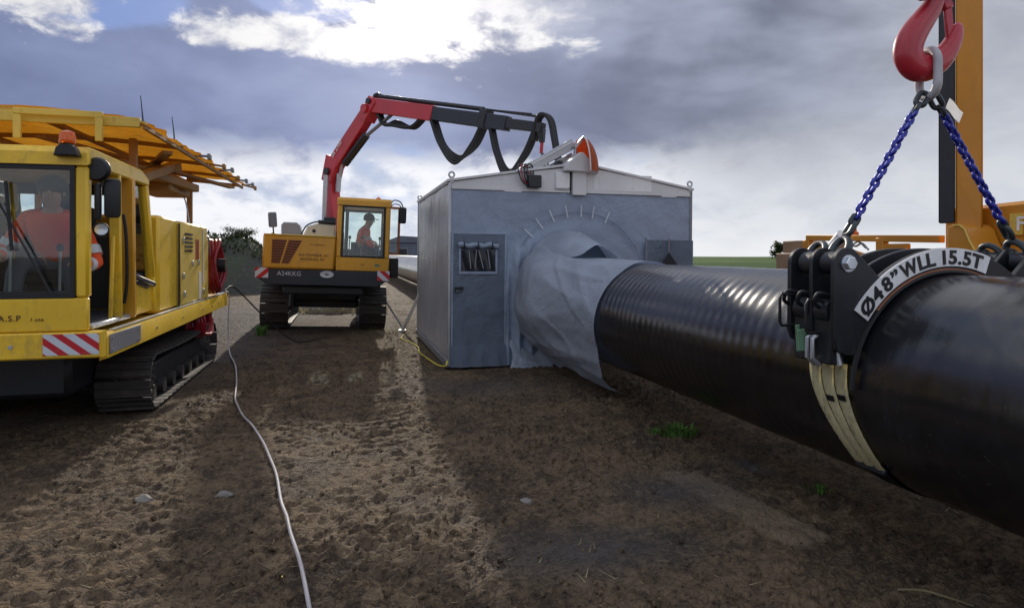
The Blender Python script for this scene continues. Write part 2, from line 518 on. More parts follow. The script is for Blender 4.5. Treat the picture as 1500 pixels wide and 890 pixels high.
    def build(s, name, mat, parent=None, smooth=40, recalc=True, **kw):
        return link(name, s.mesh(name, mat, smooth, recalc), parent, **kw)


def link(name, me, parent=None, loc=None, rot=None, **kw):
    o = bpy.data.objects.new(name, me); COL.objects.link(o)
    if parent is not None: o.parent = parent
    if loc is not None: o.location = loc
    if rot is not None: o.rotation_euler = rot
    for k, v in kw.items(): o[k] = v
    return o


def thing(name, label, cat, loc=(0, 0, 0), rot=(0, 0, 0), group=None):
    o = bpy.data.objects.new(name, None); COL.objects.link(o); o.empty_display_size = .2
    o.location = loc; o.rotation_euler = rot; o['label'] = label; o['category'] = cat
    if group: o['group'] = group
    return o


def tag(o, label, cat, group=None):
    o['label'] = label; o['category'] = cat
    if group: o['group'] = group
    return o


def text_mesh(txt, size, ext=.002, spacing=1.0, bold=0.0, base=False):
    cu = bpy.data.curves.new('lettering', 'FONT'); cu.body = txt; cu.size = size; cu.extrude = ext
    cu.align_x = 'CENTER'; cu.align_y = 'BOTTOM_BASELINE' if base else 'CENTER'; cu.space_character = spacing; cu.offset = bold; cu.resolution_u = 3
    o = bpy.data.objects.new('lettering', cu); COL.objects.link(o)
    bpy.context.view_layer.update()
    me = bpy.data.meshes.new_from_object(o.evaluated_get(bpy.context.evaluated_depsgraph_get()))
    bpy.data.objects.remove(o); bpy.data.curves.remove(cu)
    return me


def lettering(txt, size, mat, parent, loc, rot, **kw):
    me = text_mesh(txt, size, **kw); me.materials.clear(); me.materials.append(MATS[mat])
    return link('lettering', me, parent, loc, rot)


FRONT = (R(90), 0, 0)          # text on a face that looks towards -Y


def spline(pts, n=8):
    pts = [Vector(p) for p in pts]; out = []
    P = [pts[0] * 2 - pts[1]] + pts + [pts[-1] * 2 - pts[-2]]
    for i in range(1, len(P) - 2):
        for k in range(n):
            t = k / n
            a, b, c, d = P[i - 1], P[i], P[i + 1], P[i + 2]
            out.append(.5 * ((2 * b) + (c - a) * t + (2 * a - 5 * b + 4 * c - d) * t * t + (3 * b - a - 3 * c + d) * t ** 3))
    out.append(pts[-1])
    return out


def fb(x, y, z=0.0, o=4): return mnoise.fractal(Vector((x, y, z)), 1.0, 2.0, o)


# ---------------------------------------------------------------- ground
def _hash(ix, iy, s):
    h = (ix.astype(np.int64) * 374761393 + iy.astype(np.int64) * 668265263 + s * 2147483647) & 0xffffffff
    h = ((h ^ (h >> 13)) * 1274126177) & 0xffffffff
    return ((h ^ (h >> 16)) & 0xffff) / 65535.0


def vn(x, y, s=0):
    ix = np.floor(x); iy = np.floor(y); fx = x - ix; fy = y - iy
    fx = fx * fx * fx * (fx * (fx * 6 - 15) + 10); fy = fy * fy * fy * (fy * (fy * 6 - 15) + 10)
    a = _hash(ix, iy, s); b = _hash(ix + 1, iy, s); c = _hash(ix, iy + 1, s); d = _hash(ix + 1, iy + 1, s)
    return (a + (b - a) * fx) * (1 - fy) + (c + (d - c) * fx) * fy - .5


def fbn(x, y, s=0, o=3):
    t = 0; a = 1.0
    for i in range(o):
        ca, sa = math.cos(.7 * i + .3), math.sin(.7 * i + .3)
        t = t + a * vn((x * ca - y * sa) * 2 ** i + 17.3 * i, (x * sa + y * ca) * 2 ** i + 5.1 * i, s + i); a *= .5
    return t


def seg_d(x, y, p, q):
    px, py = p; qx, qy = q; dx, dy = qx - px, qy - py
    t = np.clip(((x - px) * dx + (y - py) * dy) / (dx * dx + dy * dy), 0, 1)
    return np.hypot(x - px - t * dx, y - py - t * dy)


STRIPS = (((2.27, 4.16), (2.42, 3.06), .075), ((2.40, 4.10), (2.58, 3.08), .05))


def clay_at(x, y):
    c = np.zeros_like(x)
    for p, q, w in STRIPS: c = np.maximum(c, np.clip(1 - (seg_d(x, y, p, q) - w) / .03, 0, 1))
    return c


def damp_dark_at(x, y):
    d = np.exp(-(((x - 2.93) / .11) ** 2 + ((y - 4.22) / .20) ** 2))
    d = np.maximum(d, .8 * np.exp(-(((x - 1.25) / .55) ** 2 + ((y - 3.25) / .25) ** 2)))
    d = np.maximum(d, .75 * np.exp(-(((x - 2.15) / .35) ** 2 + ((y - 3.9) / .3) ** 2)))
    d = np.maximum(d, .62 * np.exp(-(((x + 2.2) / 1.6) ** 4 + ((y - 16) / 6.5) ** 4)))  # broad patch of darker, flatter soil left of the crane machine
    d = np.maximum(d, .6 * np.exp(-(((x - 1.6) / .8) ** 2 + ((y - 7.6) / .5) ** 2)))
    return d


def height(x, y):
    x = np.asarray(x, float); y = np.asarray(y, float)
    dist = np.hypot(x, y)
    fade = np.clip(1.25 - dist / 40, 0.15, 1)
    rough = .55 + .9 * np.clip(vn(x * .6, y * .6, 40) + .5, 0, 1)
    z = .05 * fbn(x * .4, y * .4, 1, 2) + .035 * fbn(x * 1.6, y * 1.6, 5, 2)
    rid = 1 - np.abs(fbn(x * 7.0, y * 10.0, 9, 3)) * 2.4
    z = z + (.009 * np.clip(rid, -.5, 1) - .008) * rough
    cl = fbn(x * 15, y * 23, 15, 3)
    z = z + (np.maximum(0, cl) * .036 + cl * .014) * rough
    z = z + .017 * fbn(x * 24, y * 30, 21, 3) * rough
    # pad prints of tracked machines in two long runs
    for xc, w in ((.28, .30), (1.55, .28), (-.95, .25)):
        wob = xc + .12 * vn(y * .5, y * 0 + xc, 33)
        m = np.clip(1.2 - np.abs(x - wob) / w, 0, 1) * np.clip(vn(x * .9 + 9, y * .5, 35) * 2.2 + .55, 0, 1)
        z = z + m * .024 * np.clip(1.6 * np.sin(2 * np.pi * (y + .03 * np.sin(x * 9) + .03 * vn(x * 6, y * 6, 51)) / .19), -1, 1) - m * .022
    c = clay_at(x, y)
    z = z * (1 - c * .85) + c * .030
    dm = damp_dark_at(x, y); z = z * (1 - .5 * dm)
    # keep the ground below what stands on it: machines and shelter
    for x0, x1, y0, y1, lv in ((-5.0, -1.75, 7.0, 10.9, -.02), (-1.8, 1.0, 14.0, 17.9, -.03), (1.35, 5.3, 8.95, 12.95, -.03)):
        m = np.clip(1 - np.maximum(np.maximum(x0 - x, x - x1), np.maximum(y0 - y, y - y1)) / .25, 0, 1)
        z = z * (1 - .85 * m) + lv * m
    # the second machine stands on a slight cross slope
    m = np.exp(-(((x + .4) / 2.2) ** 4 + ((y - 16) / 3) ** 4))
    z = z - m * .038 * np.clip(x + .4, -1.6, 1.6)
    return z * fade - .012 * np.maximum(0, dist - 340)


def graded(parts):
    v = []
    for a, b, n, g in parts:
        t = np.arange(n) / n
        if g == 1: v.append(a + (b - a) * t)
        elif g > 1: v.append(a + (b - a) * (g ** t - 1) / (g - 1))
        else:
            q = 1 / g; v.append(b - (b - a) * (q ** (1 - t) - 1) / (q - 1))
    v.append(np.array([parts[-1][1]])); return np.concatenate(v)


def build_ground():
    xs = graded([(-2500, -45, 26, 1 / 60), (-45, -6, 60, 1 / 12), (-6, -3.4, 48, 1 / 2.5), (-3.4, 4.6, 364, 1), (4.6, 9, 60, 3), (9, 60, 50, 12), (60, 2500, 26, 50)])
    ys = graded([(-400, -4, 14, 1 / 60), (-4, 1.9, 50, 1 / 4), (1.9, 6.6, 236, 1), (6.6, 12, 160, 2.4), (12, 26, 150, 3.0), (26, 110, 70, 8), (110, 3500, 40, 60)])
    gx, gy = np.meshgrid(xs, ys, indexing='ij')
    gz = height(gx, gy)
    nx, ny = len(xs), len(ys)
    co = np.stack([gx, gy, gz], -1).reshape(-1, 3)
    i = np.arange(nx * ny).reshape(nx, ny)
    q = np.stack([i[:-1, :-1], i[1:, :-1], i[1:, 1:], i[:-1, 1:]], -1).reshape(-1, 4)
    me = bpy.data.meshes.new('ground')
    me.vertices.add(len(co)); me.vertices.foreach_set('co', co.ravel())
    me.loops.add(q.size); me.loops.foreach_set('vertex_index', q.ravel().astype(np.int32))
    me.polygons.add(len(q)); me.polygons.foreach_set('loop_start', np.arange(0, q.size, 4, dtype=np.int32))
    me.update(calc_edges=True); me.shade_smooth()
    a = me.attributes.new('clay', 'FLOAT', 'POINT'); a.data.foreach_set('value', clay_at(gx, gy).ravel().astype(np.float32))
    a = me.attributes.new('damp_dark', 'FLOAT', 'POINT'); a.data.foreach_set('value', damp_dark_at(gx, gy).ravel().astype(np.float32))
    me.materials.append(MATS['mud'])
    link('ground', me, kind='structure')


build_ground()


def gh(x, y): return float(height(np.array([x]), np.array([y]))[0])


# ---------------------------------------------------------------- background: bank, field tree, hedge, far cabin
def build_background():
    mb = MB()
    def bank(u, v):
        x = -34 + 33.5 * u; yc = 22 + 10.5 * u
        prof = math.sin(math.pi * min(1, max(0, v)))
        n = fb(x * .35, v * 3, 3) * .5 + fb(x * 1.3, v * 8, 7) * .22
        h = (2.45 - .15 * u) * (prof ** .8) + n * prof * .55
        e = min(1, (1 - u) * 9)
        return (x + n * .4, yc + (v - .5) * 9 + n * .5, h * e - .06)
    mb.sheet(bank, 110, 26)
    mb.build('spoil_bank', 'bank', smooth=60, kind='structure')

    def crown(mb, c, rx, rz, n, size, clumps=9):
        cs = []
        for _ in range(clumps):
            v = Vector((random.gauss(0, .5), random.gauss(0, .5), random.gauss(0, .45)))
            if v.length > 1: v.normalize()
            cs.append((Vector((v.x * rx, v.y * rx, v.z * rz)), random.uniform(.25, .5)))
        for _ in range(n):
            cc, r = random.choice(cs)
            p = cc + Vector((random.gauss(0, 1) * rx, random.gauss(0, 1) * rx, random.gauss(0, 1) * rz)) * r * .55 + Vector(c)
            q = Euler((random.uniform(0, 6.3), random.uniform(0, 6.3), 0)).to_matrix()
            s_ = size * random.uniform(.6, 1.3)
            a = [mb.bm.verts.new(p + q @ Vector(v) * s_) for v in ((-.5, 0, 0), (0, -.3, 0), (.5, 0, 0), (0, .3, .08))]
            mb.bm.faces.new(a)

    def tree(name, label, cat, loc, h, rx, rz, n, size, mat='leaf_dark', group=None):
        t = thing(name, label, cat, loc, group=group)
        tr = MB(); top = h - rz * .6
        tr.tube([(0, 0, -.1), (h * .02, 0, top * .5), (-h * .01, h * .01, top)], [h * .035, h * .026, h * .012], 8)
        for k in range(6):
            a = k * 1.05; z0 = top * random.uniform(.45, .85)
            tr.tube([(0, 0, z0), (math.cos(a) * rx * .35, math.sin(a) * rx * .35, z0 + rz * .4), (math.cos(a) * rx * .7, math.sin(a) * rx * .7, z0 + rz * .7)], [h * .014, h * .009, h * .004], 6)
        tr.build('trunk', 'bark', t)
        cr = MB(); crown(cr, (0, 0, h - rz), rx, rz, n, size)
        cr.build('crown', mat, t, smooth=0, recalc=False)
        return t
    tree('field_tree', 'small lone tree on the flat green field at the horizon', 'tree', (97.4, 129.7, 0), 4.3, 1.7, 2.0, 900, .55)
    tree('bush', 'low dark bush on top of the dark spoil bank', 'bush', (-4.6, 31.2, 2.15), .72, .6, .34, 1700, .06)
    # rough growth on the bank and the far hedge
    mb = MB()
    for _ in range(2600):
        u = random.random(); v = random.uniform(.2, .6)
        x = -16 + 15 * u; uu = (x + 34) / 33.5
        p = Vector(bank(uu, v)) + Vector((0, 0, .05))
        a = random.uniform(0, 6.3); s_ = random.uniform(.06, .2)
        d = Vector((math.cos(a), math.sin(a), 0)) * s_ * .4
        mb.bm.faces.new([mb.bm.verts.new(p + d), mb.bm.verts.new(p - d), mb.bm.verts.new(p + Vector((random.uniform(-.1, .1), random.uniform(-.1, .1), s_)))])
    mb.build('bank_growth', 'leaf_dark', smooth=0, recalc=False, kind='stuff')
    # far site cabin
    c = thing('site_cabin', 'dark blue grey cabin beyond the far pipe between crane machine and shelter', 'cabin', (4.0, 62, 0), (0, 0, R(-4)))
    m = MB(); m.box(0, 7, 0, 5, 0, 2.6, .03); m.build('wall', 'shed', c)
    m = MB(); m.prism([(-.15, 2.6), (-.15, 2.75), (1.2, 3.25), (6.2, 3.0), (7.15, 2.7), (7.15, 2.6)], -.15, 5.15, 'xz', .02); m.build('roof', 'shed', c)
    for k in range(3):
        f = MB(); x = .8 + k * 2.1
        f.box(x, x + 1.1, -.05, .04, 1.1, 2.1, .01); fo = f.build('window', 'plate_grey', c)
        g = MB(); g.box(x + .08, x + 1.02, -.075, -.052, 1.18, 2.02); g.build('pane', 'gasket', fo)


build_background()


# ---------------------------------------------------------------- pipes
PX, PZ, PR = 3.15, .877, .61
PIPE_Z, PIPE_R = .892, .594


def build_pipe(name, label, y0, y1, dy, seg, ridged):
    mb = MB(); n = int((y1 - y0) / dy)
    def f(u, v):
        y = y0 + (y1 - y0) * u; th = 2 * math.pi * v
        r = PIPE_R
        if ridged:
            am = .5 + .9 * (mnoise.noise(Vector((y * 1.1, math.cos(th) * 1.5, math.sin(th) * 1.5))) + .3)
            am = max(.1, am) * (1.0 if y > 3.1 else .30)
            r += .0017 * am * math.sin(2 * math.pi * (y / .104 + v + .35 * mnoise.noise(Vector((y * 2.1, math.cos(th), math.sin(th)))))) + .003 * mnoise.noise(Vector((y * 1.8, math.cos(th) * 2, math.sin(th) * 2)))
            if y < 2.35:
                r += .004 * max(0, min(1, (2.35 - y) / .03))
        return (PX + r * math.cos(th), y, PIPE_Z + r * math.sin(th))
    mb.sheet(f, n, seg)
    bmesh.ops.remove_doubles(mb.bm, verts=mb.bm.verts, dist=.0005)
    mb.lathe([(PR - .03, 0), (PR - .03, .02)], (PX, y0 + .02, PIPE_Z), (0, 1, 0), 48)
    mb.lathe([(PR - .03, 0), (PR - .03, .02)], (PX, y1 - .05, PIPE_Z), (0, 1, 0), 48)
    tag(mb.build(name, 'pipe_black', smooth=50), label, 'pipe')


build_pipe('steel_pipe', 'big black coated pipe hanging in the lifting clamp and running into the grey shelter', -3.2, 11.0, .0245, 96, True)
build_pipe('steel_pipe', 'black pipe coming out behind the shelter and running off towards the far cabin', 11.03, 110, 2.0, 48, False)


# ---------------------------------------------------------------- tracks shared by both yellow machines
def build_track(parent, x0, x1, y0, y1, h, npad, frame_mat='black_steel'):
    """one crawler track: side frame with rollers as the part, pads and wheels below it"""
    r = h / 2 - .02; xc = (x0 + x1) / 2; w = x1 - x0; L = (y1 - y0) - h
    ya, yb = y0 + h / 2, y1 - h / 2
    per = 2 * L + 2 * math.pi * r; pitch = per / npad
    fr = MB(); fr.box(xc - w * .22, xc + w * .22, ya + .05, yb - .05, h * .28, h * .72, .03)
    nroll = max(4, int(L / .42))
    fo = fr.build('track', frame_mat, parent)
    wh = MB(); wh.lathe([(.05, -w * .36), (r * .62, -w * .34), (r * .82, -w * .2), (r * .82, w * .2), (r * .62, w * .34), (.05, w * .36)], (0, 0, 0), (1, 0, 0), 20)
    for k in range(8):
        a = k * math.pi / 4
        wh.box(-w * .38, w * .38, -.02, .02, -.02, .02, .004, Matrix.Translation((0, math.cos(a) * r * .45, math.sin(a) * r * .45)))
    wm = wh.mesh('idler', 'track_steel')
    link('idler', wm, fo, (xc, ya, h / 2)); link('sprocket', wm, fo, (xc, yb, h / 2))
    rl = MB(); rl.lathe([(.03, -w * .33), (.085, -w * .32), (.085, -w * .14), (.06, -w * .12), (.06, w * .12), (.085, w * .14), (.085, w * .32), (.03, w * .33)], (0, 0, 0), (1, 0, 0), 14)
    rm = rl.mesh('roller', 'track_steel')
    for k in range(nroll):
        link('roller', rm, fo, (xc, ya + (k + .5) * L / nroll, .125))
    pd = MB(); pd.box(-w / 2, w / 2, -pitch * .46, pitch * .46, -.012, .012, .004)
    pd.box(-w / 2 + .006, w / 2 - .006, -pitch * .42, -pitch * .30, .01, .036, .004)
    pd.box(-w / 2 + .006, w / 2 - .006, pitch * .02, pitch * .10, .01, .026, .004)
    pd.box(-w * .17, -w * .09, -pitch * .52, pitch * .52, -.07, -.01, .006)
    pd.box(w * .09, w * .17, -pitch * .52, pitch * .52, -.07, -.01, .006)
    pm = pd.mesh('track_pad', 'track_steel')
    for k in range(npad):
        d = (k + .5) * pitch
        if d < L: y, z, a = ya + d, h / 2 + r, 0.0; z -= .03 * math.sin(math.pi * d / L)
        elif d < L + math.pi * r:
            t = (d - L) / r; y, z, a = yb + r * math.sin(t), h / 2 + r * math.cos(t), -t
        elif d < 2 * L + math.pi * r: y, z, a = yb - (d - L - math.pi * r), h / 2 - r, -math.pi
        else:
            t = math.pi + (d - 2 * L - math.pi * r) / r; y, z, a = ya + r * math.sin(t), h / 2 + r * math.cos(t), -t
        link('track_pad', pm, fo, (xc, y, z), (a + random.uniform(-.02, .02), 0, 0))
    return fo


# ---------------------------------------------------------------- people
def skin_mesh(name, chains, mat, sub=1):
    """chains: list of [(point, radius), ...]; equal points are shared; the first point is the root"""
    V, E, Rd, idx = [], [], [], {}
    def vid(p, r):
        k = tuple(round(c, 4) for c in p)
        if k not in idx: idx[k] = len(V); V.append(p); Rd.append(r)
        return idx[k]
    for ch in chains:
        prev = None
        for p, r in ch:
            i = vid(p, r)
            if prev is not None and prev != i: E.append((prev, i))
            prev = i
    me = bpy.data.meshes.new(name); me.from_pydata(V, E, []); o = bpy.data.objects.new(name, me); COL.objects.link(o)
    o.modifiers.new('skin', 'SKIN'); sv = me.skin_vertices[0].data
    for i, r in enumerate(Rd):
        rr = r if isinstance(r, tuple) else (r, r); sv[i].radius = rr; sv[i].use_root = (i == 0)
    sb = o.modifiers.new('sub', 'SUBSURF'); sb.levels = sub; sb.render_levels = sub
    bpy.context.view_layer.update()
    out = bpy.data.meshes.new_from_object(o.evaluated_get(bpy.context.evaluated_depsgraph_get()))
    bpy.data.objects.remove(o); bpy.data.meshes.remove(me)
    out.shade_smooth(); out.materials.clear(); out.materials.append(MATS[mat])
    return out


def hand_chains(wrist, d, palm_n, side):
    """palm with four curled fingers and a thumb leaving its side"""
    w = Vector(wrist); d = Vector(d).normalized(); n = Vector(palm_n).normalized(); s = d.cross(n).normalized() * side
    palm = w + d * .05; chains = [[(tuple(w), .024), (tuple(palm), (.034, .016))]]
    for k, ln in enumerate((.072, .082, .078, .062)):
        b = palm + d * .035 + s * (.030 - .020 * k)
        m = b + d * ln * .42 + n * .010; e = m + d * ln * .25 + n * ln * .38
        chains.append([(tuple(palm), (.034, .016)), (tuple(b), .010), (tuple(m), .0085), (tuple(e), .007)])
    t1 = w + d * .025 + s * .036; t2 = t1 + d * .032 + s * .012 + n * .012; t3 = t2 + d * .024 + n * .012
    chains.append([(tuple(palm), (.034, .016)), (tuple(t1), .012), (tuple(t2), .010), (tuple(t3), .008)])
    return chains


def build_person(t, yaw, pelvis, chest, neck, head, elbows, hands, knees, feet, cap=True, hood=False):
    """coordinates in the machine's frame; yaw = direction the face looks"""
    P, C, N, Hd = (Vector(v) for v in (pelvis, chest, neck, head))
    fwd = Vector((math.sin(yaw), -math.cos(yaw), 0)); lat = Vector((math.cos(yaw), math.sin(yaw), 0))
    sh = [C + lat * s * .19 + Vector((0, 0, .06)) for s in (-1, 1)]
    hip = [P + lat * s * .10 for s in (-1, 1)]
    mid = (P + C) / 2
    torso = [(tuple(P), (.15, .12)), (tuple(mid), (.145, .11)), (tuple(C), (.165, .115)), (tuple(N), .058)]
    headc = [(tuple(N), .058), (tuple(Hd - Vector((0, 0, .05)) + fwd * .01), (.078, .085)), (tuple(Hd + Vector((0, 0, .045))), (.082, .092))]
    chains = [torso, headc]
    for i in (0, 1):
        e, h_, k, f = (Vector(v) for v in (elbows[i], hands[i], knees[i], feet[i]))
        chains.append([(tuple(C), (.165, .115)), (tuple(sh[i]), .058), (tuple(e), .042), (tuple(h_), .024)])
        d = (h_ - e).normalized()
        chains += hand_chains(tuple(h_), tuple(d), (0, 0, -1) if abs(d.z) < .9 else tuple(fwd), 1 if i == 0 else -1)
        chains.append([(tuple(P), (.15, .12)), (tuple(hip[i]), .092), (tuple(k), .060), (tuple(f + Vector((0, 0, .08))), .042), (tuple(f + fwd * .13 + Vector((0, 0, .03))), .036)])
    me = skin_mesh('body', chains, 'skin')
    mb = MB(); mb.merge(me)
    fc = Hd + fwd * .088
    mb.tube([fc + Vector((0, 0, .025)) - fwd * .012, fc + Vector((0, 0, -.018)) + fwd * .016, fc + Vector((0, 0, -.026)) - fwd * .005], [.010, .015, .010], 8)
    for s in (-1, 1): mb.lathe([(.004, 0), (.026, .006), (.022, .018), (.004, .022)], Hd + lat * s * .072 - Vector((0, 0, .005)), tuple(lat * s), 10)
    mb.tube([fc - Vector((0, 0, .055)) + lat * .024 - fwd * .014, fc - Vector((0, 0, .056)) - fwd * .006, fc - Vector((0, 0, .055)) - lat * .024 - fwd * .014], .006, 6)
    body = mb.build('body', 'skin', t, smooth=60)
    for s in (-1, 1):
        e = MB(); e.lathe([(.002, -.011), (.011, -.004), (.011, .004), (.002, .011)], Hd + fwd * .080 + lat * s * .032 + Vector((0, 0, .012)), tuple(fwd), 8); e.build('eye', 'dark_cloth', body)
    jk = [[(tuple(P), (.17, .14)), (tuple(mid), (.17, .135)), (tuple(C), (.19, .14)), (tuple(N - Vector((0, 0, .035))), .085)]]
    for i in (0, 1):
        e, h_ = Vector(elbows[i]), Vector(hands[i])
        jk.append([(tuple(C), (.19, .14)), (tuple(sh[i]), .078), (tuple(e), .064), (tuple(h_ * .9 + e * .1), .043)])
    j = link('jacket', skin_mesh('jacket', jk, 'hivis'), t)
    band = MB()
    for i in (0, 1):
        e, h_ = Vector(elbows[i]), Vector(hands[i]); a = e + (h_ - e) * .42; b = e + (h_ - e) * .62
        band.tube([a, b], [.062, .058], 12)
        a2 = sh[i] + (e - sh[i]) * .62; b2 = sh[i] + (e - sh[i]) * .80
        band.tube([a2, b2], [.075, .073], 12)
    band.build('reflective_band', 'silver_tape', j)
    tr = []
    for i in (0, 1):
        k, f = Vector(knees[i]), Vector(feet[i])
        tr.append([(tuple(P), (.155, .125)), (tuple(hip[i]), .105), (tuple(k), .078), (tuple(f + Vector((0, 0, .10))), .062)])
    link('trousers', skin_mesh('trousers', tr, 'trousers'), t)
    bt = MB()
    for i in (0, 1):
        f = Vector(feet[i])
        bt.tube([f + Vector((0, 0, .14)), f + Vector((0, 0, .06)), f + fwd * .09 + Vector((0, 0, .045)), f + fwd * .19 + Vector((0, 0, .04))], [.05, .055, .05, .038], 10)
    bt.build('boots', 'dark_cloth', t)
    hc = MB()
    hc.lathe([(.105, -.02), (.112, .02), (.104, .07), (.07, .115), (.01, .13)], Hd + Vector((0, 0, .02)) - fwd * .008, (0, 0, 1), 18)
    if cap:
        def brim(u, v):
            a = (u - .5) * 1.9; rr = .10 + .10 * v
            q = fwd * math.cos(a) * rr + lat * math.sin(a) * .95 * rr
            return Hd + q + Vector((0, 0, .045 - .02 * v))
        hc.sheet(brim, 12, 4, .006)
        hc.build('cap', 'dark_cloth', t)
    else:
        hc.tube([Hd + Vector((0, 0, -.02)) - fwd * .05, Hd + Vector((0, 0, -.12)) - fwd * .06], [.09, .075], 12)
        hc.build('hood', 'dark_cloth', t)
    return body


# ---------------------------------------------------------------- left machine: yellow tracked carrier with folded canopy
def cab_shell(t, x0, x1, y0, y1, z0, z1, mat, through=False):
    """posts, roof and lower panels of a cab, each a part"""
    fz = z0 + .255; rz = z1 - .145
    def P(name, *b, bev=.018, m=mat, par=t): 
        k = MB(); k.box(*b, bev); return k.build(name, m, par)
    P('front_panel', x0, x1, y0, y0 + .05, z0, fz, bev=.012)
    P('floor', x0 + .03, x1 - .03, y0 + .052, y1 - .05, z0 + .01, z0 + .05, m='interior')
    k = MB(); k.prism([(y0 - .015, z1 - .05), (y0 + .03, z1), (y1 - .25, z1 - .01), (y1 - .02, z1 - .075), (y1, rz), (y0 - .015, rz)], x0 - .012, x1 + .012, 'yz', .014)
    k.build('roof', mat, t)
    P('windscreen_post', x1 - .092, x1, y0, y0 + .085, fz + .001, rz - .002)
    P('windscreen_post', x0, x0 + .092, y0, y0 + .085, fz + .001, rz - .002)
    for x in (x0, x1):
        s = -1 if x == x0 else 1
        k = MB(); k.bar((x - s * .035, y1 - .06, rz), (x - s * .035, y1 + .20, z0 + .35), .07, .09, (1, 0, 0), .012)
        k.bar((x - s * .035, y1 + .20, z0 + .37), (x - s * .035, y1 + .23, z0), .07, .09, (1, 0, 0), .012)
        k.build('rear_post', mat, t)
    # dark rubber frame and the glass
    g = MB(); a = .035
    xa, xb, za, zb = x0 + .092, x1 - .092, fz, rz
    g.box(xa, xb, y0 + .004, y0 + .05, za + .001, za + a); g.box(xa, xb, y0 + .004, y0 + .05, zb - a, zb - .001)
    g.box(xa + .0, xa + a, y0 + .006, y0 + .048, za + a + .001, zb - a - .001); g.box(xb - a, xb, y0 + .006, y0 + .048, za + a + .001, zb - a - .001)
    gk = g.build('windscreen_seal', 'gasket', t)
    g = MB(); g.box(xa + a, xb - a, y0 + .022, y0 + .030, za + a, zb - a); g.build('windscreen', 'glass', t)
    # back wall with two window openings
    g = MB(); yb = y1 - .02; zl, zh = z0 + (.42 if through else .80), rz - (.05 if through else .10)
    cuts = [x0 + .08, x0 + .15, x0 + .22, x1 - .10] if through else [x0 + .08, x0 + .45, x0 + .60, x1 - .22]
    g.box(x0 + .05, x1 - .05, yb, yb + .03, z0 + .05, zl); g.box(x0 + .05, x1 - .05, yb, yb + .03, zh, rz)
    g.box(x0 + .05, cuts[0], yb + .001, yb + .029, zl, zh); g.box(cuts[1], cuts[2], yb + .001, yb + .029, zl, zh); g.box(cuts[3], x1 - .05, yb + .001, yb + .029, zl, zh)
    g.build('back_wall', 'interior', t)
    for a0, a1 in ((0, 1), (2, 3)):
        g = MB(); g.box(cuts[a0], cuts[a1], yb + .012, yb + .018, zl, zh); g.build('rear_window', 'glass', t)
    # seat and levers
    sx = (x0 + x1) / 2 + .06
    g = MB(); g.box(sx - .25, sx + .25, y0 + .62, y0 + 1.08, z0 + .34, z0 + .46, .04, None, 2); g.box(sx - .18, sx + .18, y0 + .72, y0 + 1.0, z0 + .05, z0 + .34, .02)
    st = g.build('seat', 'dark_cloth', t)
    if not through:
      g = MB(); g.box(sx - .23, sx + .23, y0 + 1.06, y0 + 1.16, z0 + .46, z0 + 1.02, .04, None, 2); g.box(sx - .13, sx + .13, y0 + 1.09, y0 + 1.15, z0 + 1.04, z0 + 1.2, .03, None, 2); g.build('backrest', 'dark_cloth', st)
    g = MB(); g.box(x0 + .10, x1 - .10, y0 + .06, y0 + .24, z0 + .05, z0 + .30, .03); g.build('console', 'interior', t)
    for k_, dx in enumerate((-.33, -.10, .24)):
        g = MB(); g.tube([(sx + dx, y0 + .28, z0 + .05), (sx + dx + .02, y0 + .25, z0 + .62)], .011, 8); lv = g.build('lever', 'galv', t)
        g = MB(); g.lathe([(.008, 0), (.026, .015), (.028, .045), (.01, .065)], (sx + dx + .02, y0 + .25, z0 + .61), (0, 0, 1), 12); g.build('knob', 'gasket', lv)


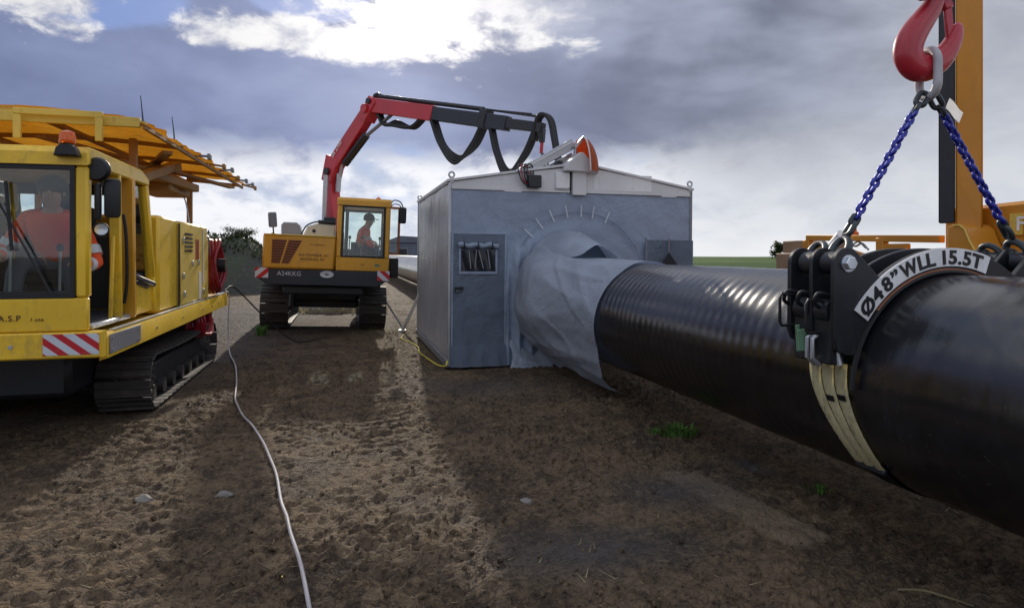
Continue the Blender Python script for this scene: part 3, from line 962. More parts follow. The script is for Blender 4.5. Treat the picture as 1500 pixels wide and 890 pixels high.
def build_carrier():
    t = thing('tracked_carrier', 'yellow tracked machine at left edge with folded amber tarpaulin canopy above its cab', 'tracked machine', (-3.1, 5.65, 0))
    def P(name, m, *b, bev=.012, par=None):
        k = MB(); k.box(*b, bev); return k.build(name, m, par or t)
    P('chassis', 'black_steel', -.72, .72, 1.0, 5.0, .30, .74, bev=.05)
    P('slew_ring', 'black_steel', -.6, .6, 2.3, 3.9, .71, .775, bev=.0)
    build_track(t, .74, 1.24, 1.5, 5.05, .58, 42)
    build_track(t, -1.24, -.74, 1.5, 5.05, .58, 42)
    # deck: floor slab, folded side beams and the front bumper
    P('deck', 'yellow', -1.24, 1.24, .102, 5.50, .78, .955, bev=.01)
    for s in (-1, 1):
        k = MB(); k.prism([(s * 1.242, .755), (s * 1.30, .775), (s * 1.30, .945), (s * 1.285, .972), (s * 1.242, .972)], .102, 5.55, 'xz', .003); k.build('side_beam', 'yellow', t)
    k = MB(); k.prism([(-1.30, .80), (1.30, .80), (1.30, 1.0), (-1.30, 1.0)], -.03, .10, 'xz', .012); k.build('bumper', 'yellow', t)
    P('hazard_plate', 'hazard_down', .91, 1.285, -.036, -.032, .828, .988, bev=0)
    P('hazard_plate', 'hazard_down', -1.285, -.91, -.036, -.032, .828, .988, bev=0)
    P('step_plate', 'plate_grey', 1.301, 1.308, .14, .95, .80, .955, bev=.004)
    for y in (.2, .88):
        for z in (.83, .925):
            k = MB(); k.cyl((1.307, y, z), (1.313, y, z), .011, 8); k.build('rivet', 'galv', t)
    k = MB(); k.prism([(1.243, .973), (1.292, .973), (1.292, .981), (1.243, .981)], .3, 5.5, 'xz'); k.build('deck_edging', 'galv', t)
    # the cab
    x0, x1 = .0, 1.2
    cab_shell(t, x0, x1, 0, 1.60, 1.003, 2.42, 'yellow')
    # right side of the cab: open doorway, door frame, glass and lower panel
    k = MB(); k.bar((1.165, 1.04, 1.01), (1.165, 1.0, 2.29), .07, .15, (1, 0, 0), .012); k.build('door_post', 'orange_yellow', t)
    k = MB(); k.bar((1.165, .76, 1.02), (1.165, .72, 2.29), .05, .09, (1, 0, 0), .01); k.bar((1.165, .60, 1.02), (1.165, .68, 1.75), .03, .03, (1, 0, 0), .006); k.build('door_edge', 'yellow', t)
    k = MB(); k.tube(spline([(1.185, .90, 1.15), (1.21, .89, 1.35), (1.21, .87, 1.75), (1.19, .86, 1.95)], 5), .014, 8); k.build('grab_rail', 'gasket', t)
    k = MB(); k.box(1.145, 1.185, 1.12, 1.77, 1.01, 1.34, .008); sp = k.build('side_panel', 'yellow', t)
    k = MB(); k.bar((1.195, 1.15, 1.385), (1.215, 1.76, 1.28), .03, .05, (0, 0, 1), .01); k.bar((1.19, 1.2, 1.33), (1.195, 1.6, 1.26), .02, .03, (0, 0, 1), .006); k.build('door_handle', 'gasket', sp)
    k = MB()
    k.prism([(1.12, 1.345), (1.74, 1.345), (1.55, 2.24), (1.08, 2.26)], 1.160, 1.166, 'yz'); k.build('side_window', 'glass', t)
    k = MB(); k.prism([(.10, 1.27), (.16, 1.27), (.16, 2.26), (.10, 2.26)], 1.150, 1.156, 'yz'); k.build('quarter_window', 'glass', t)
    k = MB(); k.prism([(.10, 1.03), (1.70, 1.03), (1.53, 2.26), (.10, 2.26)], .040, .046, 'yz'); k.build('side_window', 'glass', t)
    k = MB(); k.box(1.12, 1.205, .09, 1.1, 1.005, 1.045, .008); k.build('door_sill', 'galv', t)
    # mirrors, added glint disc, beacon
    k = MB(); k.lathe([(.02, -.03), (.08, -.025), (.095, 0), (.09, .03), (.03, .05)], (1.245, .05, 2.255), (.1, 1, 0), 18); rm = k.build('round_mirror', 'gasket', t)
    k = MB(); k.tube([(1.18, .06, 2.33), (1.25, .09, 2.34), (1.26, .08, 2.2), (1.27, .08, 2.12)], .012, 8); k.build('mirror_arm', 'gasket', rm)
    k = MB(); k.box(1.275, 1.395, .075, .135, 1.88, 2.19, .03, None, 2); mm = k.build('mirror', 'gasket', t)
    k = MB(); k.box(1.287, 1.383, .136, .140, 1.90, 2.17, .0); k.build('mirror_glass', 'glass', mm)
    k = MB(); k.box(1.215, 1.262, .06, .12, 1.86, 2.15, .02, None, 2); k.build('mirror_housing', 'rubber', mm)
    k = MB(); k.lathe([(.02, 0), (.055, .01), (.06, .05), (.058, .07), (.02, .075)], (1.19, .30, 1.79), (.35, -1, 0), 16); lp = k.build('glint_housing', 'gasket', t)
    k = MB(); k.lathe([(.046, .0), (.046, .008), (.02, .014)], (1.216, .226, 1.79), (.35, -1, .3), 16); k.build('glint_disc', 'bolt_steel', lp)  # bright steel disc and housing added to stand in for a glint on the glass
    k = MB(); k.prism([(1.0, 2.335), (1.015, 2.395), (1.05, 2.43), (1.11, 2.43), (1.145, 2.395), (1.165, 2.335)], -.10, -.014, 'xz', .008); bb = k.build('beacon_bracket', 'gasket', t)
    k = MB(); k.lathe([(.052, 0), (.056, .01), (.054, .055), (.045, .085), (.02, .098)], (1.08, -.055, 2.43), (0, 0, 1), 20); k.build('beacon', 'beacon_lens', t)
    # engine covers behind the cab
    P('engine_cover', 'yellow', -1.24, 1.235, 1.845, 2.60, .975, 2.0, bev=.03)
    P('engine_cover', 'yellow_pale', -1.24, 1.268, 2.615, 4.16, .975, 1.975, bev=.03)
    for y, z in ((2.72, 1.72), (2.72, 1.30), (3.2, 1.44), (3.55, 1.45), (2.77, 1.08), (3.85, 1.06)):
        P('cover_latch', 'galv', 1.268, 1.284, y, y + .05, z, z + .07, bev=.004)
    P('warning_plate', 'red_hose', 1.2685, 1.272, 3.42, 3.6, 1.52, 1.78, bev=0)
    P('label_plate', 'white_paint', 1.2685, 1.272, 3.62, 3.74, 1.0, 1.36, bev=0)
    P('corner_trim', 'white_paint', 1.2685, 1.275, 3.86, 3.90, 1.2, 1.93, bev=0)
    P('seam_strip', 'gasket', 1.25, 1.264, 2.597, 2.618, .98, 1.95, bev=0)
    for k_ in range(5):
        P('slat', 'gasket', 1.268, 1.276, 2.82, 3.22, 1.62 + .05 * k_, 1.645 + .05 * k_, bev=0)
    P('rear_panel', 'yellow_pale', .95, 1.26, 4.17, 4.27, .975, 1.80, bev=.01)
    P('rear_locker', 'yellow', -.9, .85, 4.165, 5.2, .975, 1.6, bev=.03)
    P('toolbox', 'black_steel', .95, 1.22, 4.30, 4.6, 1.60, 1.86, bev=.02)
    for x in (-1.1, -.5, .1, .7):
        k = MB(); k.cyl((x, -.03, .90), (x, -.040, .90), .016, 6); k.build('bumper_bolt', 'galv', t)
    k = MB(); k.tube([(.95, -.012, 1.30), (.80, -.022, 1.62), (.62, -.020, 1.98)], .008, 6); wi = k.build('wiper', 'gasket', t)
    k = MB(); k.bar((.70, -.012, 1.62), (.66, -.012, 2.14), .014, .02); k.build('wiper_blade', 'gasket', wi)
    P('front_hatch', 'yellow', .15, .50, -.006, -.0005, 1.03, 1.22, bev=.002)
    for y in (.35, 1.5, 2.6, 3.7, 4.8):
        k = MB(); k.cyl((1.299, y, .86), (1.309, y, .86), .014, 6); k.build('beam_bolt', 'galv', t)
    # lettering on the front panel
    lettering('J.A.S.P', .062, 'ink', t, (.66, -.004, 1.11), FRONT, spacing=1.15)
    lettering('/ cna', .038, 'ink', t, (.86, -.004, 1.10), FRONT, spacing=1.2)
    # folded canopy: beams, ribs and tarpaulin
    zc = 2.84
    def arch(x): return .10 * (1 - (x / 1.5) ** 2)
    def tarp(u, v):
        y = .95 + 5.75 * v
        xr = 1.36 + .07 * v; x = -1.45 + (xr + 1.45) * u
        sag = -.035 * abs(math.sin(math.pi * v * 6)) * math.sin(math.pi * u) + .025 * fb(x * 2, y * 2, 1)
        edge = max(0, u - .93) / .07
        return (x + edge * .04 * fb(y * 5, 3, 2), y, zc + arch(x) + sag - edge * (.05 + .07 * fb(y * 3, 1, 5)) - max(0, .03 - v) * 1.2)
    cn = MB().sheet(tarp, 44, 80, .004).build('canopy', 'tarp_amber', t, smooth=60, recalc=False)
    for k_ in range(5):
        y = 1.0 + k_ * 1.41
        b = MB()
        pts = [(-1.42 + 2.76 * q / 8, y, zc - .07 + arch(-1.42 + 2.76 * q / 8)) for q in range(9)]
        for a_, b_ in zip(pts, pts[1:]): b.bar(a_, b_, .035, .045)
        b.build('rib', 'rib_brown' if k_ else 'yellow_pale', cn)
    for x, w in ((1.33, .03), (.45, .06), (-.5, .06), (-1.36, .04)):
        b = MB(); b.bar((x, .97, zc - .10 + arch(x)), (x + .04, 6.68, zc - .10 + arch(x)), w, .04); b.build('beam', 'rib_brown', cn)
    for p, q in (((1.28, 2.0, zc - .16), (.4, 4.4, zc - .12)), ((.3, 1.5, zc - .12), (1.36, 5.6, zc - .18)), ((-.6, 1.3, zc - .12), (.5, 4.8, zc - .14)), ((1.0, 4.6, zc - .17), (.1, 6.8, zc - .14)), ((-1.2, 2.0, zc - .14), (-.1, 6.0, zc - .12))):
        b = MB(); b.bar(p, q, .10, .035); b.build('brace', 'rib_brown', cn)
    b = MB(); b.bar((1.30, .96, zc - .045), (-1.45, .96, zc - .02), .04, .09, (0, 0, 1), .006); b.build('front_rail', 'yellow_pale', cn)
    for xa, xb in ((.33, 1.02), (-.75, -.1)):
        b = MB(); b.bar((xa, .88, zc + .0), (xb, .88, zc - .005), .03, .055, (0, 0, 1), .005)
        b.bar((xa + .03, .88, zc - .03), (xa + .03, .88, zc - .24), .06, .03, (0, 1, 0), .005); b.bar((xb - .03, .88, zc - .03), (xb - .03, .88, zc - .24), .06, .03, (0, 1, 0), .005)
        b.build('bracket', 'yellow_pale', cn)
    for k_, (y, l, dz) in enumerate(((3.1, .05, .0), (3.9, .08, -.02), (4.6, .07, .02), (5.2, .06, -.03), (5.8, .09, -.01), (6.6, .12, -.05), (6.68, .07, .02))):
        b = MB(); b.tube([(1.30 + .01 * y, y, zc - .03), (1.40 + .01 * y + l, y + .05, zc - .03 + dz)], .016, 8)
        b.box(1.38 + .01 * y + l, 1.42 + .01 * y + l, y - .0, y + .10, zc - .07 + dz, zc + dz, .006); b.build('clamp_rod', 'rib_brown' if k_ % 2 else 'plate_grey', cn)
    # standing frame that carries the canopy, with folded struts behind the cab
    for x, y in ((1.02, 1.75), (-1.0, 1.75), (.95, 4.6), (-.95, 4.6)):
        b = MB(); b.bar((x, y, 1.62 if y > 4 else 1.98), (x, y, zc - .12 + arch(x)), .07, .07, (0, 1, 0), .008); b.build('canopy_post', 'rib_brown', t)
    for p, q in (((1.02, 1.75, 2.35), (1.05, 3.4, 2.72)), ((.8, 2.0, 2.55), (1.1, 4.2, 2.50)), ((.5, 2.4, 2.50), (1.12, 3.2, 2.66)), ((.7, 1.8, 2.45), (.6, 4.3, 2.55)), ((.2, 2.1, 2.5), (.9, 3.9, 2.42))):
        b = MB(); b.bar(p, q, .12, .10, (0, 0, 1), .01); b.build('folded_strut', 'rib_brown', t)
    b = MB(); b.box(.55, 1.0, 3.3, 4.4, 2.38, 2.50, .02); b.build('folded_tarpaulin', 'rib_brown', t)
    for x, y, z0, z1 in ((1.22, 1.35, 2.85, 3.13), (1.30, 2.2, 2.85, 3.10)):
        b = MB(); b.tube([(x, y, z0), (x - .01, y, z0 + .12), (x - .025, y, z1)], [.009, .006, .004], 6); b.build('antenna', 'gasket', t)
    b = MB(); b.tube(spline([(.9, 4.3, 2.45), (.97, 4.28, 2.3), (1.05, 4.2, 1.86)], 6), .010, 6); b.build('hanging_cable', 'galv', t)
    # the operator in the cab
    o = thing('person', 'operator in orange high visibility jacket and grey trousers sitting in the left machine cab', 'person', (-3.1, 5.65, 0))
    build_person(o, .15, (.68, .86, 1.50), (.70, .70, 1.83), (.72, .64, 1.99), (.74, .58, 2.11),
                 [(.37, .62, 1.60), (1.06, .62, 1.50)], [(.45, .36, 1.58), (1.03, .34, 1.52)], [(.55, .42, 1.50), (.93, .42, 1.46)], [(.55, .32, 1.07), (1.0, .36, 1.07)], cap=False)


def coil(name, label, cat, c, r, tube, turns, axis='y', depth=.2, mat='red_hose', sq=1.0):
    pts = []
    n = int(turns * 22)
    for k in range(n + 1):
        a = 2 * math.pi * k / 22; rr = r * (1 + .06 * math.sin(k * .31) + .04 * math.sin(k * 1.7)); d = (k / n - .5) * depth + .02 * math.sin(k * .9)
        if axis == 'y': pts.append((c[0] + rr * math.cos(a), c[1] + d, c[2] + rr * math.sin(a) * sq))
        else: pts.append((c[0] + d, c[1] + rr * math.cos(a), c[2] + rr * math.sin(a) * sq))
    m = MB(); m.tube(pts, tube, 8)
    return tag(m.build(name, mat), label, cat)


build_carrier()
coil('hose_coil', 'tall coil of dark red hose on the rear deck of the left machine', 'hose coil', (-1.93, 10.55, 1.42), .30, .026, 9, 'x', .30, sq=1.25)
coil('hose_coil', 'bright red hose coil hanging below the deck above the left machine track', 'hose coil', (-1.93, 9.85, .66), .33, .020, 12, 'x', .22, sq=.62)
m = MB(); m.lathe([(.10, -.22), (.10, .22)], (-1.93, 10.55, 1.42), (1, 0, 0), 16)
m.box(-2.08, -2.0, 10.30, 10.8, .965, 1.45, .01)
tag(m.build('hose_reel', 'gasket'), 'black hose reel drum inside the red coil at the left machine rear', 'reel')


# ---------------------------------------------------------------- crane machine behind
def build_crane_machine():
    t = thing('crane_carrier', 'yellow tracked machine in the middle distance with red and black loader crane', 'tracked machine', (-.40, 12.7, 0), (0, R(2.2), 0))
    def P(name, m, *b, bev=.015, par=None):
        k = MB(); k.box(*b, bev); return k.build(name, m, par or t)
    build_track(t, -1.28, -.72, 1.45, 5.1, .92, 40)
    build_track(t, .72, 1.28, 1.45, 5.1, .92, 40)
    P('chassis', 'black_steel', -.70, .70, 2.4, 3.6, .52, .90, bev=.05)
    P('axle_beam', 'black_steel', -.716, .716, 2.9, 3.3, .35, .60, bev=.03)
    P('slew_ring', 'black_steel', -.62, .62, 2.2, 3.9, .88, .99, bev=.02)
    k = MB(); k.prism([(-1.0, .99), (1.0, .99), (1.20, 1.13), (1.20, 1.285), (-1.20, 1.285), (-1.20, 1.13)], 0.0, 4.6, 'xz', .015); k.build('platform', 'skirt_blue', t)
    P('counterweight', 'skirt_blue', -.75, .75, .25, 1.6, .80, .985, bev=.04)
    for s, mname in ((-1, 'hazard_up'), (1, 'hazard_down_small')):
        P('hazard_plate', mname, s * 1.10 - .115, s * 1.10 + .115, -.008, -.003, 1.115, 1.30, bev=0)
    hood = P('engine_hood', 'orange_yellow', -1.10, .185, -.02, 2.3, 1.288, 1.925, bev=.035)
    P('hood_lip', 'yellow_pale', -1.09, .18, -.03, .06, 1.905, 1.93, bev=.006)
    # louvres: two slanting groups of slats
    zt, zb, n = 1.80, 1.415, 9
    for k_ in range(n):
        z = zt - (zt - zb) * k_ / (n - 1); f = (zt - z) / (zt - zb)
        P('slat', 'ink', -.93, -.69 - .10 * f, -.032, -.0205, z - .013, z + .013, bev=.003, par=hood)
        P('slat', 'ink', -.64 - .11 * f, -.43 - .20 * f, -.032, -.0205, z - .013, z + .013, bev=.003, par=hood)
    k = MB(); k.prism([(-.94, 1.83), (-.68, 1.83), (-.79, 1.39), (-.94, 1.39)], -.0235, -.0215, 'xz'); k.build('grille_back', 'rust_edge', hood)
    k = MB(); k.prism([(-.65, 1.83), (-.41, 1.83), (-.63, 1.39), (-.76, 1.39)], -.0235, -.0215, 'xz'); k.build('grille_back', 'rust_edge', hood)
    lettering('WATERMEIJER AC', .068, 'ink', hood, (-.20, -.0215, 1.555), FRONT, ext=.0015)
    lettering('MATERIEEL BV', .068, 'ink', hood, (-.21, -.0215, 1.478), FRONT, ext=.0015)
    lettering('W. Technisch nr', .042, 'ink', hood, (-.12, -.0215, 1.755), FRONT, ext=.0015)
    lettering('A24KKG', .115, 'letter_white', t, (-.62, -.003, 1.20), FRONT, ext=.0015)
    k = MB(); k.tube([(.055 + .115 * math.cos(a), -.004, 1.205 + .055 * math.sin(a)) for a in np.linspace(0, 2 * math.pi, 24, endpoint=False)], .012, 6, closed=True)
    k.prism([(.055 + .115 * math.cos(a), 1.205 + .055 * math.sin(a)) for a in np.linspace(0, 2 * math.pi, 24, endpoint=False)], -.005, .012, 'xz')
    bd = k.build('badge', 'letter_white', t)
    lettering('Nv', .06, 'ink_black', bd, (.055, -.0075, 1.205), FRONT, ext=.0015, bold=.002)
    # cab
    cab_shell(t, .205, 1.195, 0, 1.35, 1.288, 2.68, 'orange_yellow', True)
    lettering('type', .04, 'ink', t, (.70, -.003, 1.415), FRONT, ext=.0015)
    P('sticker', 'green_steel', .93, 1.02, -.003, -.001, 1.385, 1.43, bev=0)
    for x in (.215, 1.185):
        k = MB(); k.prism([(.09, 1.56), (1.42, 1.56), (1.28, 2.52), (.09, 2.52)], x - .004, x + .004, 'yz'); k.build('side_window', 'glass', t)
        P('side_panel', 'orange_yellow', x - .012, x + .012, .06, 1.5, 1.30, 1.555, bev=.004)
    # door swung open on the right
    dr = MB(); dr.bar((1.24, 1.30, 2.62), (1.48, 1.36, 2.62), .04, .05); dr.bar((1.47, 1.36, 2.60), (1.47, 1.36, 1.62), .04, .05, (1, 0, 0)); dr.bar((1.24, 1.30, 1.64), (1.48, 1.36, 1.64), .04, .05); d_ = dr.build('door', 'rust_edge', t)
    k = MB(); k.bar((1.22, 1.32, 2.13), (1.45, 1.36, 2.13), .006, .94); k.build('door_window', 'glass', d_)
    P('step_box', 'gasket', 1.25, 1.42, .5, .95, 1.16, 1.56, bev=.02)
    k = MB(); k.lathe([(.045, 0), (.05, .012), (.048, .06), (.02, .085)], (.98, .55, 2.675), (0, 0, 1), 14); k.build('beacon', 'beacon_lens', t)
    k = MB(); k.tube(spline([(1.17, .10, 2.56), (1.25, .12, 2.68), (1.38, .15, 2.66), (1.44, .16, 2.56)], 5), .012, 6); k.tube(spline([(1.17, .10, 2.48), (1.24, .12, 2.60), (1.36, .15, 2.60), (1.42, .16, 2.52)], 5), .010, 6)
    ma = k.build('mirror_arm', 'gasket', t)
    P('mirror', 'gasket', 1.36, 1.51, .14, .21, 2.24, 2.56, bev=.025, par=ma)
    k = MB(); k.tube([(-.93, .1, 1.92), (-.935, .08, 2.0), (-.95, .08, 2.12)], .014, 6); k.lathe([(.06, 0), (.04, .02), (.02, .03)], (-.93, .1, 1.922), (0, 0, 1), 12); rm = k.build('mirror_stem', 'gasket', t)
    k = MB(); k.box(-.075, .075, -.03, .03, -.14, .14, .02, Matrix.Translation((-.955, .07, 2.19)) @ Euler((0, R(-6), R(15))).to_matrix().to_4x4()); k.build('mirror', 'plate_grey', rm)
    # tanks on the deck behind the hood
    k = MB(); k.prism([(-.92, 1.93), (-.50, 1.93), (-.56, 2.16), (-.62, 2.22), (-.88, 2.22), (-.93, 2.16)], 1.5, 2.1, 'xz', .025); k.build('plastic_tank', 'grey_plastic', t)
    k = MB(); k.prism([(-.50, 1.93), (.16, 1.93), (.16, 2.20), (-.2, 2.22), (-.40, 2.15)], 1.4, 2.25, 'xz', .03); pt = k.build('pump_cover', 'cream', t)
    k = MB(); k.box(-.20, .16, 1.38, 2.2, 2.225, 2.29, .015); k.box(-.08, .16, 1.45, 1.9, 2.29, 2.36, .01); k.build('cover_lid', 'skirt_blue', pt)
    k = MB(); k.cyl((-.27, 1.405, 2.06), (-.27, 1.38, 2.06), .035, 12); k.build('filler_cap', 'gasket', pt)
    k = MB(); k.tube(spline([(-.52, 1.45, 1.98), (-.42, 1.42, 2.16), (-.22, 1.40, 2.25), (.02, 1.42, 2.24)], 6), .016, 6); k.build('hose', 'rubber', pt)
    # operator
    o = thing('person', 'crane operator in orange jacket and dark peaked cap facing right in the middle cab', 'person', (-.40, 12.7, 0), (0, R(2.2), 0))
    build_person(o, 1.35, (.66, .66, 1.72), (.72, .64, 2.02), (.78, .63, 2.17), (.82, .62, 2.29),
                 [(.86, .86, 1.86), (.82, .40, 1.80)], [(1.02, .80, 1.80), (1.0, .42, 1.78)], [(.98, .78, 1.74), (.98, .54, 1.74)], [(1.02, .78, 1.36), (1.02, .54, 1.36)], cap=True)
    # ------ loader crane, world points brought into the machine's frame
    Mi = (Matrix.Translation((-.40, 12.7, 0)) @ Euler((0, R(2.2), 0)).to_matrix().to_4x4()).inverted()
    W = lambda p: Mi @ Vector(p)
    H = Vector((.642, -.768, 0)).normalized()                        # heading of the boom
    side = H.cross(Vector((0, 0, 1)))
    cr = thing('loader_crane', 'red knuckle boom crane reaching over the grey shelter with black extension and hanging hoses', 'crane', (-.16, 14.9, 1.30))
    O = Vector(cr.location)
    def L(p): return Vector(p) - O
    Pt = lambda s_, z: Vector((-.232, 14.9, z)) + H * s_          # along the boom heading
    def beam(mb, p, q, w0, h0, w1=None, h1=None):
        w1 = w1 or w0; h1 = h1 or h0; p, q = L(p), L(q)
        y = (q - p).normalized(); x = side; z = x.cross(y) * -1
        if z.z < 0: z = -z
        A = [mb.bm.verts.new(p + x * a * w0 / 2 + z * b * h0 / 2) for a, b in ((-1, -1), (1, -1), (1, 1), (-1, 1))]
        B = [mb.bm.verts.new(q + x * a * w1 / 2 + z * b * h1 / 2) for a, b in ((-1, -1), (1, -1), (1, 1), (-1, 1))]
        f = [mb.bm.faces.new(A), mb.bm.faces.new(B)] + [mb.bm.faces.new((A[i], A[(i + 1) % 4], B[(i + 1) % 4], B[i])) for i in range(4)]
        bmesh.ops.recalc_face_normals(mb.bm, faces=f)
        bmesh.ops.bevel(mb.bm, geom=list({e for g in f for e in g.edges}), offset=.012, segments=1, affect='EDGES')
    k = MB(); k.lathe([(.26, 0), (.26, .25), (.20, .32), (.18, .8)], (.0, .0, -.02), (0, 0, 1), 20); k.build('crane_base', 'black_steel', cr)
    k = MB(); beam(k, Pt(.04, 1.95), Pt(-.04, 3.30), .26, .30, .24, .26); k.build('column', 'red_crane', cr)
    k = MB(); beam(k, Pt(-.06, 3.18), Pt(.12, 3.72), .28, .34, .26, .40); beam(k, Pt(.05, 3.50), Pt(1.22, 4.62), .24, .34, .20, .30); bo = k.build('main_boom', 'red_crane', cr)
    k = MB(); beam(k, Pt(1.10, 4.42), Pt(1.42, 4.80), .30, .24, .30, .26); k.cyl(L(Pt(1.22, 4.62)) - side * .2, L(Pt(1.22, 4.62)) + side * .2, .09, 16); k.build('knuckle', 'red_crane', cr)
    k = MB(); k.cyl(L(Pt(.0, 3.40)) - side * .19, L(Pt(.0, 3.40)) + side * .19, .08, 14); k.build('pivot_pin', 'black_steel', cr); k = MB(); k.cyl(L(Pt(1.34, 4.76)) - side * .19, L(Pt(1.34, 4.76)) + side * .19, .06, 14); k.build('pivot_pin', 'black_steel', cr)
    k = MB(); beam(k, Pt(1.30, 4.70), Pt(3.05, 4.30), .24, .30, .24, .30); k.build('outer_boom', 'red_crane', cr)
    k = MB(); beam(k, Pt(2.95, 4.325), Pt(4.80, 3.91), .20, .26, .20, .26); k.build('boom_extension', 'skirt_blue', cr)
    k = MB(); beam(k, Pt(4.30, 4.02), Pt(5.55, 3.75), .16, .19, .15, .17); beam(k, Pt(4.20, 4.07), Pt(4.36, 4.03), .25, .34, .25, .34); k.build('boom_extension', 'black_steel', cr)
    k = MB(); k.cyl(L(Pt(1.35, 4.90)), L(Pt(4.25, 4.24)), .045, 10); k.cyl(L(Pt(3.5, 4.42)), L(Pt(5.45, 3.96)), .022, 8); k.cyl(L(Pt(2.4, 4.62)), L(Pt(5.3, 4.02)), .02, 8); k.build('extension_ram', 'black_steel', cr)
    k = MB(); k.cyl(L(Pt(.18, 2.95)), L(Pt(.22, 3.35)), .06, 12); k.cyl(L(Pt(.20, 3.15)), L(Pt(.34, 3.62)), .035, 10); k.build('lift_ram', 'galv', cr)
    k = MB(); k.cyl(L(Pt(.42, 3.55)), L(Pt(1.10, 4.10)), .085, 14); k.build('knuckle_ram', 'black_steel', cr)
    k = MB(); k.cyl(L(Pt(1.05, 4.06)), L(Pt(1.95, 4.48)), .038, 10); k.build('ram_rod', 'plate_grey', cr)
    k = MB(); k.cyl(L(Pt(.0, 1.7)) + side * .26, L(Pt(.1, 3.3)) + side * .26, .05, 10); k.build('hydraulic_pipe', 'galv', cr)
    k = MB(); k.lathe([(.03, 0), (.07, .02), (.06, .06), (.02, .08)], L(Pt(1.45, 4.87)), (0, 0, 1), 10); k.build('boom_fitting', 'black_steel', cr); k = MB(); k.lathe([(.03, 0), (.03, .12)], L(Pt(2.3, 4.60)), tuple(H), 8); k.build('boom_fitting', 'black_steel', cr)
    lettering('B8 2700', .13, 'white_paint', cr, L(Pt(.30, 3.86)) + side * .135 - H * .0, (R(90), R(-45), math.atan2(side.x, -side.y)))
    # hoses looping below the boom
    def loop(a, b, c, n, r, nm='hose'):
        for q in range(n):
            o_ = side * (.06 * (q - (n - 1) / 2)); w = Vector((0, 0, -.05 * q))
            k = MB(); k.tube(spline([L(a) + o_, L(a) * .62 + L(b) * .38 + o_ + Vector((0, 0, -.22)), L(b) + o_ + w, L(c) * .6 + L(b) * .4 + o_ + Vector((0, 0, -.17)), L(c) + o_], 7), r, 7); k.build(nm, 'rubber', cr)
    loop(Pt(1.45, 4.62), Pt(1.95, 4.30), Pt(2.75, 4.26), 3, .035)
    loop(Pt(3.02, 4.18), Pt(3.62, 3.44), Pt(4.28, 3.98), 4, .032)
    loop(Pt(4.42, 3.94), Pt(4.80, 3.08), Pt(5.42, 3.78), 3, .036)
    k = MB()
    for q in range(3):
        k = MB(); o_ = side * (.06 * (q - 1)); k.tube(spline([L(Pt(5.36, 3.55)) + o_, L(Pt(5.44, 3.90)) + o_, L(Pt(5.56, 3.98)) + o_, L(Pt(5.70, 3.86)) + o_, L(Pt(5.78, 3.5)) + o_, L(Pt(5.86, 3.10)) + o_, L(Pt(5.90, 2.98)) + o_], 6), .034, 7); k.build('hose', 'rubber', cr)
    k = MB(); beam(k, Pt(5.50, 3.74), Pt(5.52, 3.50), .12, .14, .08, .08); hk = k.build('hook_swivel', 'black_steel', cr)
    k = MB(); k.cyl(L(Pt(5.52, 3.52)), L(Pt(5.50, 3.32)), .03, 10); k.build('swivel_shank', 'red_crane', hk)
    k = MB(); c0 = L(Pt(5.50, 3.22))
    k.tube([c0 + H * (.085 * math.sin(a)) + Vector((0, 0, .085 * math.cos(a))) for a in np.linspace(.2, 4.6, 14)], [.03] * 11 + [.025, .02, .012], 8); k.build('hook', 'link_steel', hk)
    k = MB(); k.tube([c0 + side * (.05 * math.cos(a)) + Vector((0, 0, -.14 + .09 * math.sin(a))) for a in np.linspace(0, 2 * math.pi, 16, endpoint=False)], .018, 8, closed=True)
    k.tube([c0 + H * (.10 + .05 * math.cos(a)) + Vector((0, 0, -.06 + .07 * math.sin(a))) for a in np.linspace(0, 2 * math.pi, 16, endpoint=False)], .016, 8, closed=True)
    k.build('lifting_ring', 'link_steel', hk)


build_crane_machine()


